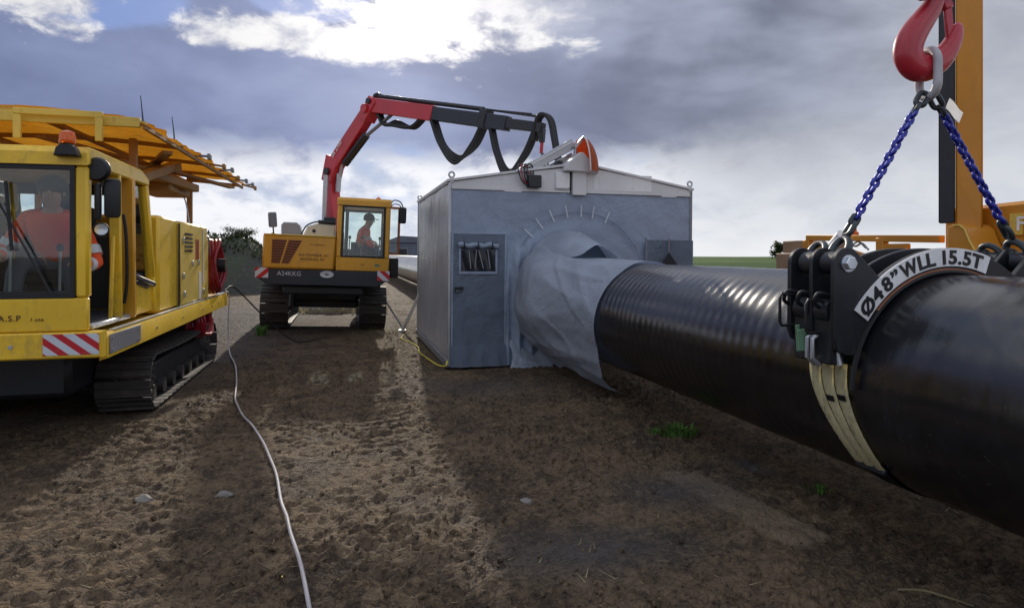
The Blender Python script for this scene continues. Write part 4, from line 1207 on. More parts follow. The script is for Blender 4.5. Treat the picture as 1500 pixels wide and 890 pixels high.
# ---------------------------------------------------------------- welding shelter
def build_shelter():
    t = thing('welding_shelter', 'grey tarpaulin welding shelter with white gable roof round the black pipe', 'shelter', (1.42, 9.03, 0), (0, R(.5), 0))
    W, D, Hh = 3.78, 3.9, 2.6
    def P(name, m, *b, bev=.008, par=None):
        k = MB(); k.box(*b, bev); return k.build(name, m, par or t)
    cxp, czp = PX - 1.42, PZ
    # front tarpaulin with a pipe opening, pulled into folds
    def front(u, v):
        x = u * W; z = .01 + v * (2.50 - .01)
        dx, dz = x - cxp, z - czp; r = math.hypot(dx, dz)
        y = .012 * fb(x * 1.6, z * 1.3, 2) + .006 * fb(x * 5, z * 3, 5)
        y -= .02 * math.exp(-((r - 1.0) / .10) ** 2) * (dz > -.4) * (.6 + .4 * math.sin(math.atan2(dz, dx) * 9))
        y -= .02 * math.sin(r * 14 + math.atan2(dz, dx) * 3) * math.exp(-((r - .95) / .3) ** 2)
        if .80 < x < 1.30:                                          # slack hanging folds between door and pipe
            f = min(1, (x - .80) / .08) * min(1, (1.30 - x) / .1) * min(1, max(0, (1.95 - z) / .8))
            y -= f * (.05 + .05 * math.sin((x - .8) * 34 + z * 1.1 + .8 * fb(x * 2, z * 1.4, 9)))
        e = min(1, min(x, W - x) / .15)
        return (x, y * e, z)
    fw = MB().sheet(front, 150, 100).build('front_wall', 'tarp_grey', t, smooth=80, recalc=False)
    def leftw(u, v):
        y = D * u; z = .12 + v * 2.46
        e = math.sin(math.pi * u) ** .5 if 0 < u < 1 else 0
        return (.0 + e * (.022 * fb(y * 1.1, z * .8, 4) + .010 * fb(y * 4, z * 1.5, 8)), y, z)
    MB().sheet(leftw, 60, 50).build('side_wall', 'tarp_shiny', t, smooth=80, recalc=False)
    MB().sheet(lambda u, v: (W - leftw(u, v)[0], D * u, .05 + v * 2.5), 30, 25).build('side_wall', 'tarp_grey', t, smooth=80, recalc=False)
    MB().sheet(lambda u, v: (u * W, D, .05 + v * 2.5), 8, 8).build('back_wall', 'tarp_grey', t, smooth=80, recalc=False)
    # frame: corner posts, skids, eaves
    for x in (-.012, W - .028):
        for y in (-.015, D - .03):
            P('corner_post', 'galv' if x < 1 else 'plate_grey', x, x + .04, y, y + .04, .02, 2.60, bev=.004)
    P('skid', 'plate_grey', -.03, .06, .0, D, .0, .11); P('skid', 'plate_grey', W - .06, W + .03, .0, D, .0, .11)
    P('eave_beam', 'white_panel', .03, W - .03, -.022, .012, 2.505, 2.535, bev=.004)
    P('eave_beam', 'white_panel', -.02, .015, .04, D - .05, 2.585, 2.64, bev=.004)
    # gable and roof panels
    xr, zr = 1.95, 2.93
    k = MB(); k.prism([(.0, 2.537), (1.92, 2.537), (1.92, zr - .03), (1.2, 2.80), (.0, 2.60)], -.006, .02, 'xz', .003); gb = k.build('gable_panel', 'white_panel', t)
    k = MB(); k.prism([(1.926, 2.537), (W, 2.537), (W, 2.60), (2.4, 2.845), (1.926, zr - .03)], -.006, .02, 'xz', .003); k.build('gable_panel', 'white_panel', t)
    P('sheet_label', 'white_paint', 2.16, 3.1, -.010, -.0065, 2.56, 2.80, bev=.001, par=gb)
    n = 5
    for k_ in range(n):
        y0, y1 = -.03 + k_ * (D + .06) / n, -.03 + (k_ + 1) * (D + .06) / n - .006
        k = MB(); k.prism([(-.03, 2.605), (xr, zr), (xr, zr + .035), (-.03, 2.64)], y0, y1, 'xz', .004); k.build('roof_panel', 'white_panel', t)
        k = MB(); k.prism([(xr + .004, zr), (W + .03, 2.605), (W + .03, 2.64), (xr + .004, zr + .035)], y0, y1, 'xz', .004); k.build('roof_panel', 'white_panel', t)
    # lifting lugs
    for x, y in ((.03, .0), (W - .03, .0), (.03, D), (W - .03, D)):
        k = MB(); k.tube([(x + .038 * math.cos(a), y, 2.705 + .038 * math.sin(a)) for a in np.linspace(0, 2 * math.pi, 18, endpoint=False)], .014, 8, closed=True)
        k.box(x - .03, x + .03, y - .016, y + .016, 2.59, 2.675, .004); k.build('lifting_lug', 'galv', t)
    # door with rolled blind over a clear window
    def dr(u, v):
        x = .06 + u * .735; z = .05 + v * 1.82
        y = -.042 + .010 * fb(x * 2.4, z * 1.5, 11) + .006 * math.sin(x * 22 + z * 2) * (1 - v) + .005 * fb(x * 8, z * 6, 3)
        return (x, y, z)
    do = MB().sheet(dr, 40, 70, .004).build('door', 'tarp_door', t, smooth=80, recalc=False)
    k = MB(); k.box(.03, .058, -.045, -.02, .03, 1.89, .004); k.box(.797, .825, -.045, -.02, .03, 1.89, .004); k.box(.03, .825, -.046, -.019, 1.872, 1.90, .004); k.build('door_frame', 'tarp_grey', do)
    k = MB(); k.sheet(lambda u, v: (.02 + u * .80, -.058 + .012 * math.sin(u * 21) * (1 - v) - .03 * (1 - v), .01 + v * .30), 30, 6, .004); k.build('door_skirt', 'tarp_grey', do, smooth=80, recalc=False)
    k = MB(); k.sheet(lambda u, v: (.165 + u * .49, -.060 + .008 * math.sin(u * 17 + v * 3), 1.35 + v * .30), 24, 10, .003); wn = k.build('door_window', 'clear_film', do, smooth=80, recalc=False)
    k = MB(); k.box(.18, .64, -.055, -.050, 1.36, 1.64); k.build('window_backing', 'interior', wn)
    k = MB(); k.box(.13, .69, -.062, -.05, 1.31, 1.348, .003); k.box(.13, .163, -.062, -.05, 1.349, 1.70, .003); k.box(.657, .69, -.062, -.05, 1.349, 1.70, .003); k.build('window_frame', 'tarp_grey', wn)
    k = MB(); k.tube([(.12 + .58 * q / 14, -.085 + .006 * math.sin(q * 2.1), 1.715 + .012 * math.sin(q * 1.3)) for q in range(15)], [.036 + .007 * math.sin(q * 1.9) for q in range(15)], 12); rb = k.build('rolled_blind', 'tarp_dark', do)
    for x in (.20, .40, .60):
        k = MB(); k.tube([(x + .041 * 0, -.085 + .048 * math.cos(a), 1.715 + .048 * math.sin(a)) for a in np.linspace(0, 2 * math.pi, 14, endpoint=False)], .008, 6, closed=True); k.build('tie', 'dark_cloth', rb)
    for x, dx in ((.27, .03), (.38, -.02), (.41, .07), (.54, .04)):
        k = MB(); k.bar((x, -.072, 1.66), (x + dx, -.074, 1.39), .014, .004, (0, 1, 0)); k.build('strap', 'plate_grey', wn)
    k = MB(); k.box(.075, .20, -.075, -.052, 1.10, 1.135, .008); k.tube(spline([(.09, -.06, 1.10), (.07, -.075, 1.07), (.11, -.085, 1.055), (.19, -.075, 1.08)], 5), .009, 6); k.build('door_handle', 'gasket', do)
    # lacing straps above the pipe sleeve, and the dark seam they close
    cx, cz, rr = 1.93, 1.20, 1.06
    for k_, a in enumerate((137, 125.5, 113.5, 102, 90, 78, 66, 54.5, 43, 32)):
        a = R(a + random.uniform(-1.5, 1.5)); c_, s_ = math.cos(a), math.sin(a); ln = .17 if k_ < 8 else .13
        k = MB(); k.bar((cx + c_ * (rr - ln * .62), -.050, cz + s_ * (rr - ln * .62)), (cx + c_ * (rr + ln * .45), -.045, cz + s_ * (rr + ln * .45)), .017 if k_ < 7 else .014, .006, (0, 1, 0), .001)
        k.build('lacing_strap', 'letter_white' if k_ < 7 else 'tarp_grey', t)
    k = MB(); k.tube([(cx + (rr - .03) * math.cos(a), -.040, cz + (rr - .03) * math.sin(a)) for a in np.linspace(R(20), R(150), 40)], .007, 6); k.build('seam_cord', 'tarp_dark', t)
    # right hand flap
    k = MB(); k.sheet(lambda u, v: (3.00 + u * .80, -.05 - .02 * math.sin(u * 9 + v * 2), .05 + v * 1.78), 24, 30, .004); fl = k.build('flap', 'tarp_dark', t, smooth=80, recalc=False)
    k = MB(); k.bar((2.99, -.065, .1), (2.99, -.065, 1.86), .02, .02); k.bar((3.36, -.08, 1.62), (3.36, -.08, 1.86), .018, .01); k.build('flap_edge', 'plate_grey', fl)
    k = MB(); k.prism([(3.14, 1.30), (3.36, 1.64), (3.62, 1.30)], -.092, -.078, 'xz'); k.build('flap_opening', 'dark_cloth', fl)
    # ridge cap, hatch, control box with cables, beams, orange cowl
    k = MB(); k.prism([(1.67, 2.815), (2.20, 2.80), (2.16, 2.88), (1.95, 3.09), (1.90, 3.09), (1.67, 2.90)], -.13, .55, 'xz', .012); k.build('ridge_cap', 'white_panel', t)
    P('cap_panel', 'white_panel', 1.81, 2.02, -.075, -.0065, 2.47, 2.812, bev=.006)
    P('dark_seal', 'gasket', 1.782, 1.80, -.03, -.0065, 2.50, 2.81, bev=.002)
    h_ = P('hatch', 'white_paint', 1.56, 1.775, -.035, -.0065, 2.57, 2.80, bev=.006); P('hatch_hinge', 'galv', 1.54, 1.74, -.045, -.036, 2.555, 2.575, bev=.002, par=h_)
    cb = P('control_box', 'black_steel', 1.12, 1.315, -.13, -.0065, 2.555, 2.735, bev=.012)
    for q in range(4):
        k = MB(); k.tube(spline([(1.14 + .02 * q, -.07, 2.56 + .03 * q), (1.02 + .03 * q, -.10, 2.66), (.98 + .05 * q, -.04, 2.86 + .01 * q), (1.08 + .05 * q, .06, 2.88), (1.12 + .03 * q, -.05, 2.74)], 6), .010, 6); k.build('cable', 'red_hose' if q == 1 else 'cable_black', cb)
    k = MB(); k.bar((1.10, .14, 2.80), (1.88, .14, 3.26), .12, .15, (0, 0, 1), .008); b1 = k.build('aluminium_beam', 'galv', t)
    k = MB(); k.bar((1.15, .05, 2.87), (1.85, .05, 3.28), .02, .02); k.build('beam_edge', 'white_paint', b1)
    k = MB(); k.bar((1.40, .34, 2.82), (1.93, .34, 3.12), .10, .07, (0, 0, 1), .006); k.build('aluminium_beam', 'galv', t)
    P('beam_bracket', 'gasket', 1.60, 1.68, .02, .20, 2.84, 2.98, bev=.008)
    k = MB(); k.tube(spline([(1.68, .0, 2.87), (1.76, -.02, 2.93), (1.86, .0, 2.97), (1.93, .06, 2.96)], 5), .016, 6); k.build('red_cable', 'red_hose', t)
    k = MB(); k.cyl((1.90, .08, 3.0), (1.90, .08, 3.18), .025, 10); k.tube([(1.96 + .05 * math.cos(a), .04, 3.0 + .05 * math.sin(a)) for a in np.linspace(0, 6.28, 14, endpoint=False)], .012, 6, closed=True); k.build('shackle', 'galv', t)
    def cowl(u, v):
        a = R(-12 + 102 * u); b = R(-90 + 180 * v)
        return (2.00 + .235 * math.cos(a) * math.cos(b) - .02 * math.sin(a), .10 + .36 * math.sin(b) * (math.cos(a) * .6 + .4), 2.93 + .40 * math.sin(a) - .03 * math.cos(a))
    k = MB(); k.sheet(cowl, 18, 22, .012); cw = k.build('vent_cowl', 'orange', t, smooth=60)
    k = MB(); k.tube([cowl(q / 16, 0.01) for q in range(17)], .010, 6); k.build('cowl_rim', 'white_paint', cw)
    k = MB(); k.bar((1.86, .0, 3.18), (2.0, .0, 3.34), .03, .04); k.build('cowl_stay', 'galv', cw)
    # pipe sleeve: gathered on the wall, laid over the pipe, hanging to the ground on the near side
    def section(s, q):
        # q 0..1 from the far side over the top to the near side and down; s 0 at wall, 1 at hem
        cx_, cz_ = PX - 1.42, PZ
        def hem(q):
            if q < .72:
                a = R(-8 + q / .72 * 206); r = .640 + .006 * math.sin(a * 7)
                return Vector((cx_ + r * math.cos(a), cz_ + r * math.sin(a)))
            p = [(cx_ - .609, .68), (1.165, .43), (1.235, .26), (1.42, .10), (1.62, .03)]
            f = (q - .72) / .28 * 4; i = min(3, int(f)); f -= i
            a = Vector(p[i]); b = Vector(p[i + 1]); return a.lerp(b, f)
        def wall(q):
            if q < .72:
                a = R(-8 + q / .72 * 206); rx, rz = .76, (1.06 if math.sin(a) > 0 else .75)
                return Vector((cx_ + rx * math.cos(a), cz_ + rz * math.sin(a)))
            p = [(cx_ - .72, .65), (1.06, .48), (1.15, .34), (1.28, .22), (1.42, .12)]
            f = (q - .72) / .28 * 4; i = min(3, int(f)); f -= i
            return Vector(p[i]).lerp(Vector(p[i + 1]), f)
        e = s * s * (3 - 2 * s); e = .35 * s + .65 * e
        p = wall(q).lerp(hem(q), e)
        c = Vector((cx_, cz_)); d = (p - c); r = d.length; d.normalize()
        ang = math.degrees(math.atan2(d.y, d.x)) % 360
        k_ = (1 - s) ** .7 * math.sin(math.pi * min(1, s * 2.2 + .15)) if s < .95 else 0
        fold = .030 * math.sin(ang * .10 + s * 5 + fb(q * 3, s * 2, 1) * 3.5) * k_ + .030 * fb(q * 4, s * 2.2, 6) * (1 - s * .9) + .006 * fb(q * 13 + s * 4, s * 5, 2) * (1 - s * .6)
        cr_ = (q * 7 + s * 1.2 + fb(q * 2, s * 2, 8)) % 1.0; fold -= .006 * math.exp(-((cr_ - .5) / .12) ** 2) * (1 - s)
        bul = .13 * math.exp(-((ang - 165) / 34) ** 2) * math.exp(-((s - .30) / .24) ** 2)
        rg = abs(mnoise.noise(Vector((q * 11 + .6 * s, s * 1.1, 3.3)))); rg2 = abs(mnoise.noise(Vector((q * 6 - s * 2.2, s * 1.6, 8.1))))
        fold += (.055 * max(0, .30 - rg) / .30 * (1 - s) ** .6 - .02) * min(1, s * 8) + .030 * (max(0, .16 - rg2) / .16) * (1 - s * .75)
        r2 = r + fold + bul
        tm = math.exp(-((ang - 84) / 36) ** 4); r2 = r2 * (1 - tm) + tm * (r2 + (.655 + .05 * (1 - s) - r2) * min(1, max(0, (s - .10) / .16)))
        if q < .74: r2 = max(r2, .632)
        return c + d * r2
    def sleeve(u, v):
        p = section(u, v)
        yh = 6.36 - 9.03
        slack = .42 * max(0, (v - .80) / .20) ** 1.5
        y = -.02 + (yh + slack + .04 * math.sin(v * 9)) * u + .02 * fb(u * 4, v * 6, 4) * (1 - u)
        return (p.x, y, max(.012, p.y))
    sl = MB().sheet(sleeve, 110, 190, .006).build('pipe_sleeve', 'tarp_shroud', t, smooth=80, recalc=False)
    # hood of slack cloth over the sleeve with a dark gap below its lip
    def hood(u, v):
        a = R(48 + 92 * u); d = math.sin(math.pi * u) ** .6
        r = 1.07 + .02 * math.sin(u * 15) - v * (.10 + .05 * d) + .05 * fb(u * 3, v * 2, 5) * v + .03 * math.sin(u * 9 + 1 + v * 2) * v
        r = r * d + (1 - d) * (.80 - .05 * v)
        y = -.03 - v * (1.30 * d + .16 + .10 * math.sin(u * 11)) 
        return (cxp + r * math.cos(a) * (.90 - .08 * v), y, czp + r * math.sin(a) * (1 - .05 * v * d) - .06 * v * v)
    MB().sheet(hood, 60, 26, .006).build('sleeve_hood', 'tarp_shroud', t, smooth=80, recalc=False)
    # loose flap crumpled on the ground at the door corner
    def crump(u, v):
        x = .86 + .62 * u + .04 * math.sin(v * 5); y = -.02 - .34 * v
        z = .34 * (1 - v) ** 2 * (.6 + .4 * math.sin(u * 7 + 1)) + .05 * abs(fb(u * 3, v * 3, 2)) + .10 * math.exp(-((u - .45) / .18) ** 2) * (1 - v) + .015
        return (x, y, z)
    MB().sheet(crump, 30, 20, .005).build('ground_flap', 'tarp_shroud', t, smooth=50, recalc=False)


build_shelter()
# brace pole and bar leaning beyond the shelter's left wall
m = MB(); m.tube([(1.18, 13.6, -.02), (1.50, 12.7, .92)], .035, 10); m.box(1.10, 1.26, 13.5, 13.7, -.01, .02, .004)
tag(m.build('brace_pole', 'white_paint'), 'pale pole leaning from the ground against the left wall of the grey shelter', 'pole')
m = MB(); m.tube([(.72, 14.6, .86), (.98, 14.2, .42), (1.22, 13.9, .02)], .02, 8)
tag(m.build('guy_rod', 'plate_grey'), 'thin grey rod slanting down beside the right track of the crane machine', 'rod')


# ---------------------------------------------------------------- pipe lifting clamp
def ring_plate(mb, pts, a, b): mb.prism(pts, a, b, 'xz', .006)


def arc(r, a0, a1, n): return [(r * math.cos(R(a0 + (a1 - a0) * k / n)), r * math.sin(R(a0 + (a1 - a0) * k / n))) for k in range(n + 1)]


def build_clamp():
    t = thing('pipe_lifting_clamp', 'black steel pipe clamp with white lettered arc plate and cream straps round the near pipe', 'lifting clamp', (PX, 2.78, PZ))
    def lugend(s):
        c = Vector((s * .648, .672)); return [(c.x + .082 * math.cos(R(a)), c.y + .082 * math.sin(R(a))) for a in (range(60, 200, 20) if s < 0 else range(-20, 121, 20))]
    ri = .638
    def cheek(low):
        left = lugend(-1); right = lugend(1)
        return left + [(-.735, .30), (-.715, low + .03), (-.66, low)] + arc(ri, 180 - math.degrees(math.asin(low / ri)), math.degrees(math.asin(low / ri)), 40) + [(.66, low), (.715, low + .03), (.735, .30)] + right + arc(.752, 53, 127, 24)
    names = []
    for y0, y1, low in ((0, .032, .20), (.165, .190, .24), (.335, .365, .22)):
        m = MB(); m.prism(cheek(low), y0, y1, 'xz', .004); m.build('cheek_plate', 'black_steel', t)
    # saddle plate following the pipe, orange primer on its edge
    m = MB(); m.sheet(lambda u, v: (.645 * math.cos(R(14 + 152 * u)), .034 + .30 * v, .645 * math.sin(R(14 + 152 * u))), 50, 2, -.012); m.build('saddle_plate', 'black_steel', t)
    m = MB(); a = arc(.6365, 138, 66, 30); m.tube([(x, -.004, z) for x, z in a], .007, 6); m.build('liner_edge', 'rust_edge', t)
    m = MB(); a = arc(.626, 178, 16, 44); m.tube([(x, -.0, z) for x, z in a], .014, 6); m.build('rubber_liner', 'rubber', t)
    # lettered plate on the front cheek
    m = MB(); m.prism(arc(.752, 145, 69, 40) + arc(.655, 69, 145, 40), -.012, -.0025, 'xz'); lp = m.build('label_plate', 'paper', t)
    txt = [('Ø', 140.0), ('4', 133.2), ('8', 126.6), ('”', 121.2), ('W', 113.4), ('L', 105.9), ('L', 101.2), ('1', 94.0), ('5', 89.2), ('.', 85.3), ('5', 81.3), ('T', 75.6)]
    for ch, a in txt:
        me = text_mesh(ch, .102, .0015, bold=.0034, base=True)
        xs = [v.co.x for v in me.vertices]
        off = Matrix.Diagonal((1.0 if ch == 'W' else 1.18, 1, 1, 1)) @ Matrix.Translation((-(min(xs) + max(xs)) / 2, -.036, 0))
        q = Matrix.Rotation(R(a - 90), 4, 'Z'); rr = .7035
        face = Matrix(((1, 0, 0, 0), (0, 0, -1, -.0135), (0, 1, 0, 0), (0, 0, 0, 1)))
        me.transform(face @ Matrix.Translation((rr * math.cos(R(a)), rr * math.sin(R(a)), 0)) @ q @ off)
        me.materials.clear(); me.materials.append(MATS['ink_black'])
        link('letter', me, lp)
    # lug bolts, spacers and shackles
    for s in (-1, 1):
        m = MB(); m.cyl((s * .648, -.005, .672), (s * .648, .385, .672), .028, 14); bo = m.build('lug_pin', 'link_steel', t)
        m = MB(); m.prism([(s * .648 + .036 * math.cos(R(60 * k)), .672 + .036 * math.sin(R(60 * k))) for k in range(6)], -.030, -.002, 'xz', .005); m.lathe([(.044, 0), (.044, .006)], (s * .648, -.006, .672), (0, 1, 0), 18); m.build('bolt_head', 'bolt_steel', bo)
        for y in (.098, .262):
            m = MB(); m.lathe([(.050, -.05), (.060, -.04), (.060, .04), (.050, .05)], (s * .648, y, .672), (0, 1, 0), 16); m.build('spacer', 'black_steel', bo)
    # outer housings with latch pins and wire loops on the left and right legs
    for s in (-1, 1):
        m = MB()
        for y in (.10, .262): m.lathe([(.04, -.052), (.062, -.045), (.062, .045), (.04, .052)], (s * .680, y, .345), (0, 1, 0), 18)
        m.box(s * .675 - .042, s * .675 + .042, .04, .33, .07, .33, .01); hs = m.build('pin_housing', 'black_steel', t); hs.location.z = .075
        for y, z0 in ((.31, .42), (.10, .40)):
            x = s * .80
            m = MB(); m.tube([(s * .72, y, z0), (x, y + .01, z0 + .005), (x + s * .012, y + .01, z0 - .02), (x + s * .012, y + .01, z0 - .15), (x, y + .01, z0 - .17), (s * .73, y, z0 - .168)], .0085, 8); m.build('wire_loop', 'gasket', hs)
        for y in (.06, .19, .30):
            m = MB(); m.tube(spline([(s * .70, y, .43), (s * .76, y + .02, .44), (s * .77, y + .04, .39), (s * .72, y + .05, .36)], 4), .011, 7); m.build('latch', 'gasket', hs)
        m = MB(); m.cyl((s * .765, .20, .24), (s * .755, .20, .13), .024, 10); m.cyl((s * .765, .235, .26), (s * .755, .235, .12), .012, 8); m.build('green_sleeve', 'green_steel', hs)
        m = MB(); m.tube([(s * .735, .12, .22), (s * .765, .12, .20), (s * .765, .12, .10), (s * .72, .12, .06)], .012, 8); m.tube([(s * .735, .16, .22), (s * .765, .16, .20), (s * .765, .16, .10), (s * .72, .16, .06)], .012, 8); m.build('shackle', 'galv', hs)
        m = MB(); m.cyl((s * .70, .09, .35), (s * .665, .04, .07), .016, 8); m.build('tension_rod', 'galv', hs)
        m = MB(); m.box(s * .65 - .035, s * .65 + .035, .06, .345, .125, .165, .008); m.build('strap_bar', 'black_steel', hs)
    # three cream slings passing below the pipe, drawn slightly forward towards the bottom
    for k in range(3):
        def f(u, v, k=k):
            deg = 168 + 56 * u; a = R(deg); w = min(1, max(0, (deg - 168) / 51)); w = w * w * (3 - 2 * w)
            ya = .060 + (-.030 - .060) * w; yb = .350 + (.185 - .350) * w
            st = (yb - ya) / 3; y = ya + st * (k + .04 + .92 * v)
            r = .606 + .012 * math.sin(math.pi * v) ** .6 + .002 * fb(u * 20, v * 2 + k, 3)
            return (r * math.cos(a), y, PIPE_Z - PZ + r * math.sin(a))
        m = MB(); m.sheet(f, 60, 8, -.008); sl = m.build('sling_strap', 'strap_cream', t, smooth=60)
        if k == 1:
            m2 = MB(); m2.sheet(lambda u, v: (.603 * math.cos(R(223 + 140 * u)), -.02 + .18 * v, PIPE_Z - PZ + .603 * math.sin(R(223 + 140 * u))), 30, 3, -.008); m2.build('belly_band', 'rubber', t)
            m2 = MB(); m2.bar((.612 * math.cos(R(224)), -.03, PIPE_Z - PZ + .612 * math.sin(R(224))), (.612 * math.cos(R(224)), .17, PIPE_Z - PZ + .612 * math.sin(R(224))), .03, .03, (0, 0, 1), .006); m2.build('strap_bar', 'black_steel', t)
        if k < 2:
            def g(u, v):
                q = Vector(f(.27 + .05 * u + .03 * k, .12 + .7 * v)); c = Vector((0, q.y, PIPE_Z - PZ)); return tuple(c + (q - c) * 1.012)
            m = MB(); m.sheet(g, 5, 5, -.003); m.build('dark_patch', 'gasket', sl)


build_clamp()


# ---------------------------------------------------------------- chain sling, hook
def torus_link(ln, wd, r, n=10, seg=8):
    """oval link in the XZ plane, long along Z"""
    m = MB(); hs = ln / 2 - wd / 2; rr = wd / 2 - r; pts = []
    for k in range(n + 1):
        a = math.pi * k / n; pts.append((rr * math.cos(a), 0, hs + rr * math.sin(a)))
    for k in range(n + 1):
        a = math.pi + math.pi * k / n; pts.append((rr * math.cos(a), 0, -hs + rr * math.sin(a)))
    m.tube(pts, r, seg, closed=True)
    return m


YS = 2.95
def build_sling():
    t = thing('chain_sling', 'two leg blue chain sling with grey taped top ring above the pipe clamp', 'chain sling', (3.195, YS, 2.5))
    O = Vector((3.195, YS, 2.5))
    mt = torus_link(.31, .20, .0235, 12, 12)
    ml = mt.build('master_link', 'taped_steel', t); ml.location = (0, 0, .11); ml.rotation_euler = (0, 0, R(78))
    link_me = torus_link(.066, .056, .0122, 7, 8).mesh('chain_link', 'blue_chain')
    big = torus_link(.115, .078, .0155, 8, 8).mesh('joining_link', 'link_steel')
    mid = torus_link(.085, .060, .013, 8, 8).mesh('joining_link', 'link_steel')
    def place(nm, me, p, d, roll):
        o = link(nm, me, t); q = Vector((0, 0, 1)).rotation_difference(Vector(d).normalized())
        o.rotation_mode = 'QUATERNION'; o.rotation_quaternion = q @ Matrix.Rotation(roll, 4, 'Z').to_quaternion(); o.location = p; return o
    for s, top, bot, lug in ((-1, (3.135, YS, 2.452), (2.688, YS - .01, 1.782), (PX - .648, 2.78 + .10, PZ + .672)), (1, (3.262, YS, 2.446), (3.722, YS - .01, 1.770), (PX + .648, 2.78 + .10, PZ + .672))):
        top, bot, lug = Vector(top), Vector(bot), Vector(lug)
        d = (bot - top); L = d.length; d.normalize()
        place('joining_link', big, top - O - d * .012 + Vector((-s * .008, 0, .004)), d, R(30 if s < 0 else 62))
        place('joining_link', mid, top - O + d * .045, d, R(110))
        p0 = top + d * .085; p1 = bot - d * .03; n = int((p1 - p0).length / .0420); st = (p1 - p0) / n
        for k in range(n + 1):
            tw = R(14) * k * .25
            place('chain_link', link_me, p0 + st * k - O + Vector((random.uniform(-.001, .001), 0, 0)), d, (R(4) if k % 2 else R(94)) + tw * .12)
        # coupling, shackle and hook eye at the lug
        place('joining_link', mid, bot - O + d * .002, d, R(20))
        place('joining_link', big, bot - O + d * .060, d, R(100))
        m = MB(); c = lug - O; u = (bot + d * .10) - lug; ul = u.length; u.normalize(); w = Vector((0, 1, 0)); r = .055
        pts = [c + w * r * -1.0 - u * .01, c - w * r + u * (ul * .35)] + [c + u * (ul * .45) + (w * -math.cos(a) * r * 1.05 + u * math.sin(a) * (ul * .42)) for a in np.linspace(0, math.pi, 9)] + [c + w * r + u * (ul * .35), c + w * r - u * .01]
        m.tube(pts, .020, 10); m.build('shackle', 'link_steel', t)
        m = MB(); c2 = lug + Vector((0, .165, 0)) - O
        pts = [c2 + w * r * -1.0, c2 - w * r + u * (ul * .3)] + [c2 + u * (ul * .4) + (w * -math.cos(a) * r * 1.05 + u * math.sin(a) * (ul * .32)) for a in np.linspace(0, math.pi, 9)] + [c2 + w * r + u * (ul * .3), c2 + w * r]
        m.tube(pts, .018, 10); m.build('shackle', 'link_steel', t)
    m = MB(); m.sheet(lambda u, v: (.085 + .075 * u + .03 * v, -.03 - .02 * u, -.085 - .08 * u + .06 * v + .006 * math.sin(u * 6)), 8, 3, .002); m.build('paper_tag', 'paper', t, smooth=60)


build_sling()


def build_hook():
    t = thing('crane_hook', 'large red lifting hook at top right holding the chain sling', 'hook', (3.19, YS, 2.715)); t.scale = (.95, .95, .95)
    c, s = math.cos(R(-8)), math.sin(R(-8))
    def P(x, z): return ((x - 3.19) * c, (x - 3.19) * s, z - 2.70)
    ctr = [(3.255, 3.20, .052), (3.25, 3.09, .054), (3.225, 3.00, .060), (3.165, 2.915, .070), (3.105, 2.835, .080), (3.065, 2.755, .086), (3.065, 2.685, .088), (3.105, 2.632, .086), (3.170, 2.625, .080), (3.240, 2.655, .074), (3.300, 2.705, .066), (3.345, 2.765, .057), (3.375, 2.83, .046), (3.390, 2.88, .032), (3.393, 2.905, .012)]
    pts = spline([P(a, b) for a, b, _ in ctr], 5); rs = spline([(r, 0, 0) for _, _, r in ctr], 5)
    m = MB(); m.tube(pts, [v.x for v in rs], 18)
    for v in m.bm.verts: v.co.y *= .80
    m.build('hook', 'red_hook', t, smooth=70)
    m = MB(); m.bar(P(3.315, 3.035), P(3.335, 2.80), .055, .022, (0, 1, 0), .006); m.bar(P(3.29, 3.06), P(3.32, 2.98), .07, .04, (0, 1, 0), .008); la = m.build('safety_latch', 'red_hook', t)
    m = MB(); m.cyl((P(3.30, 3.05)[0], -.06, .35), (P(3.30, 3.05)[0], .06, .35), .018, 10); m.build('latch_pin', 'rust_edge', la)
    m = MB(); m.lathe([(.07, .0), (.085, .02), (.085, .10), (.06, .13)], P(3.255, 3.19), (0, 0, 1), 18); m.lathe([(.03, -.04), (.055, -.03), (.062, 0), (.055, .03), (.03, .04)], (-.075, -.05, .362), (0, 1, 0), 16); m.build('hook_collar', 'rust_edge', t)
    m = MB(); m.prism([(-.10, .62), (.24, .62), (.30, .80), (.26, 1.15), (-.12, 1.15), (-.16, .80)], -.11, .11, 'xz', .03); m.build('hook_block', 'deep_yellow', t)
    for x in (-.06, .20):
        for y in (-.05, .05):
            m = MB(); m.tube([(x, y, 1.1), (x * .8 + .02, y, 4.3)], .011, 6); m.build('hoist_rope', 'link_steel', t)


build_hook()


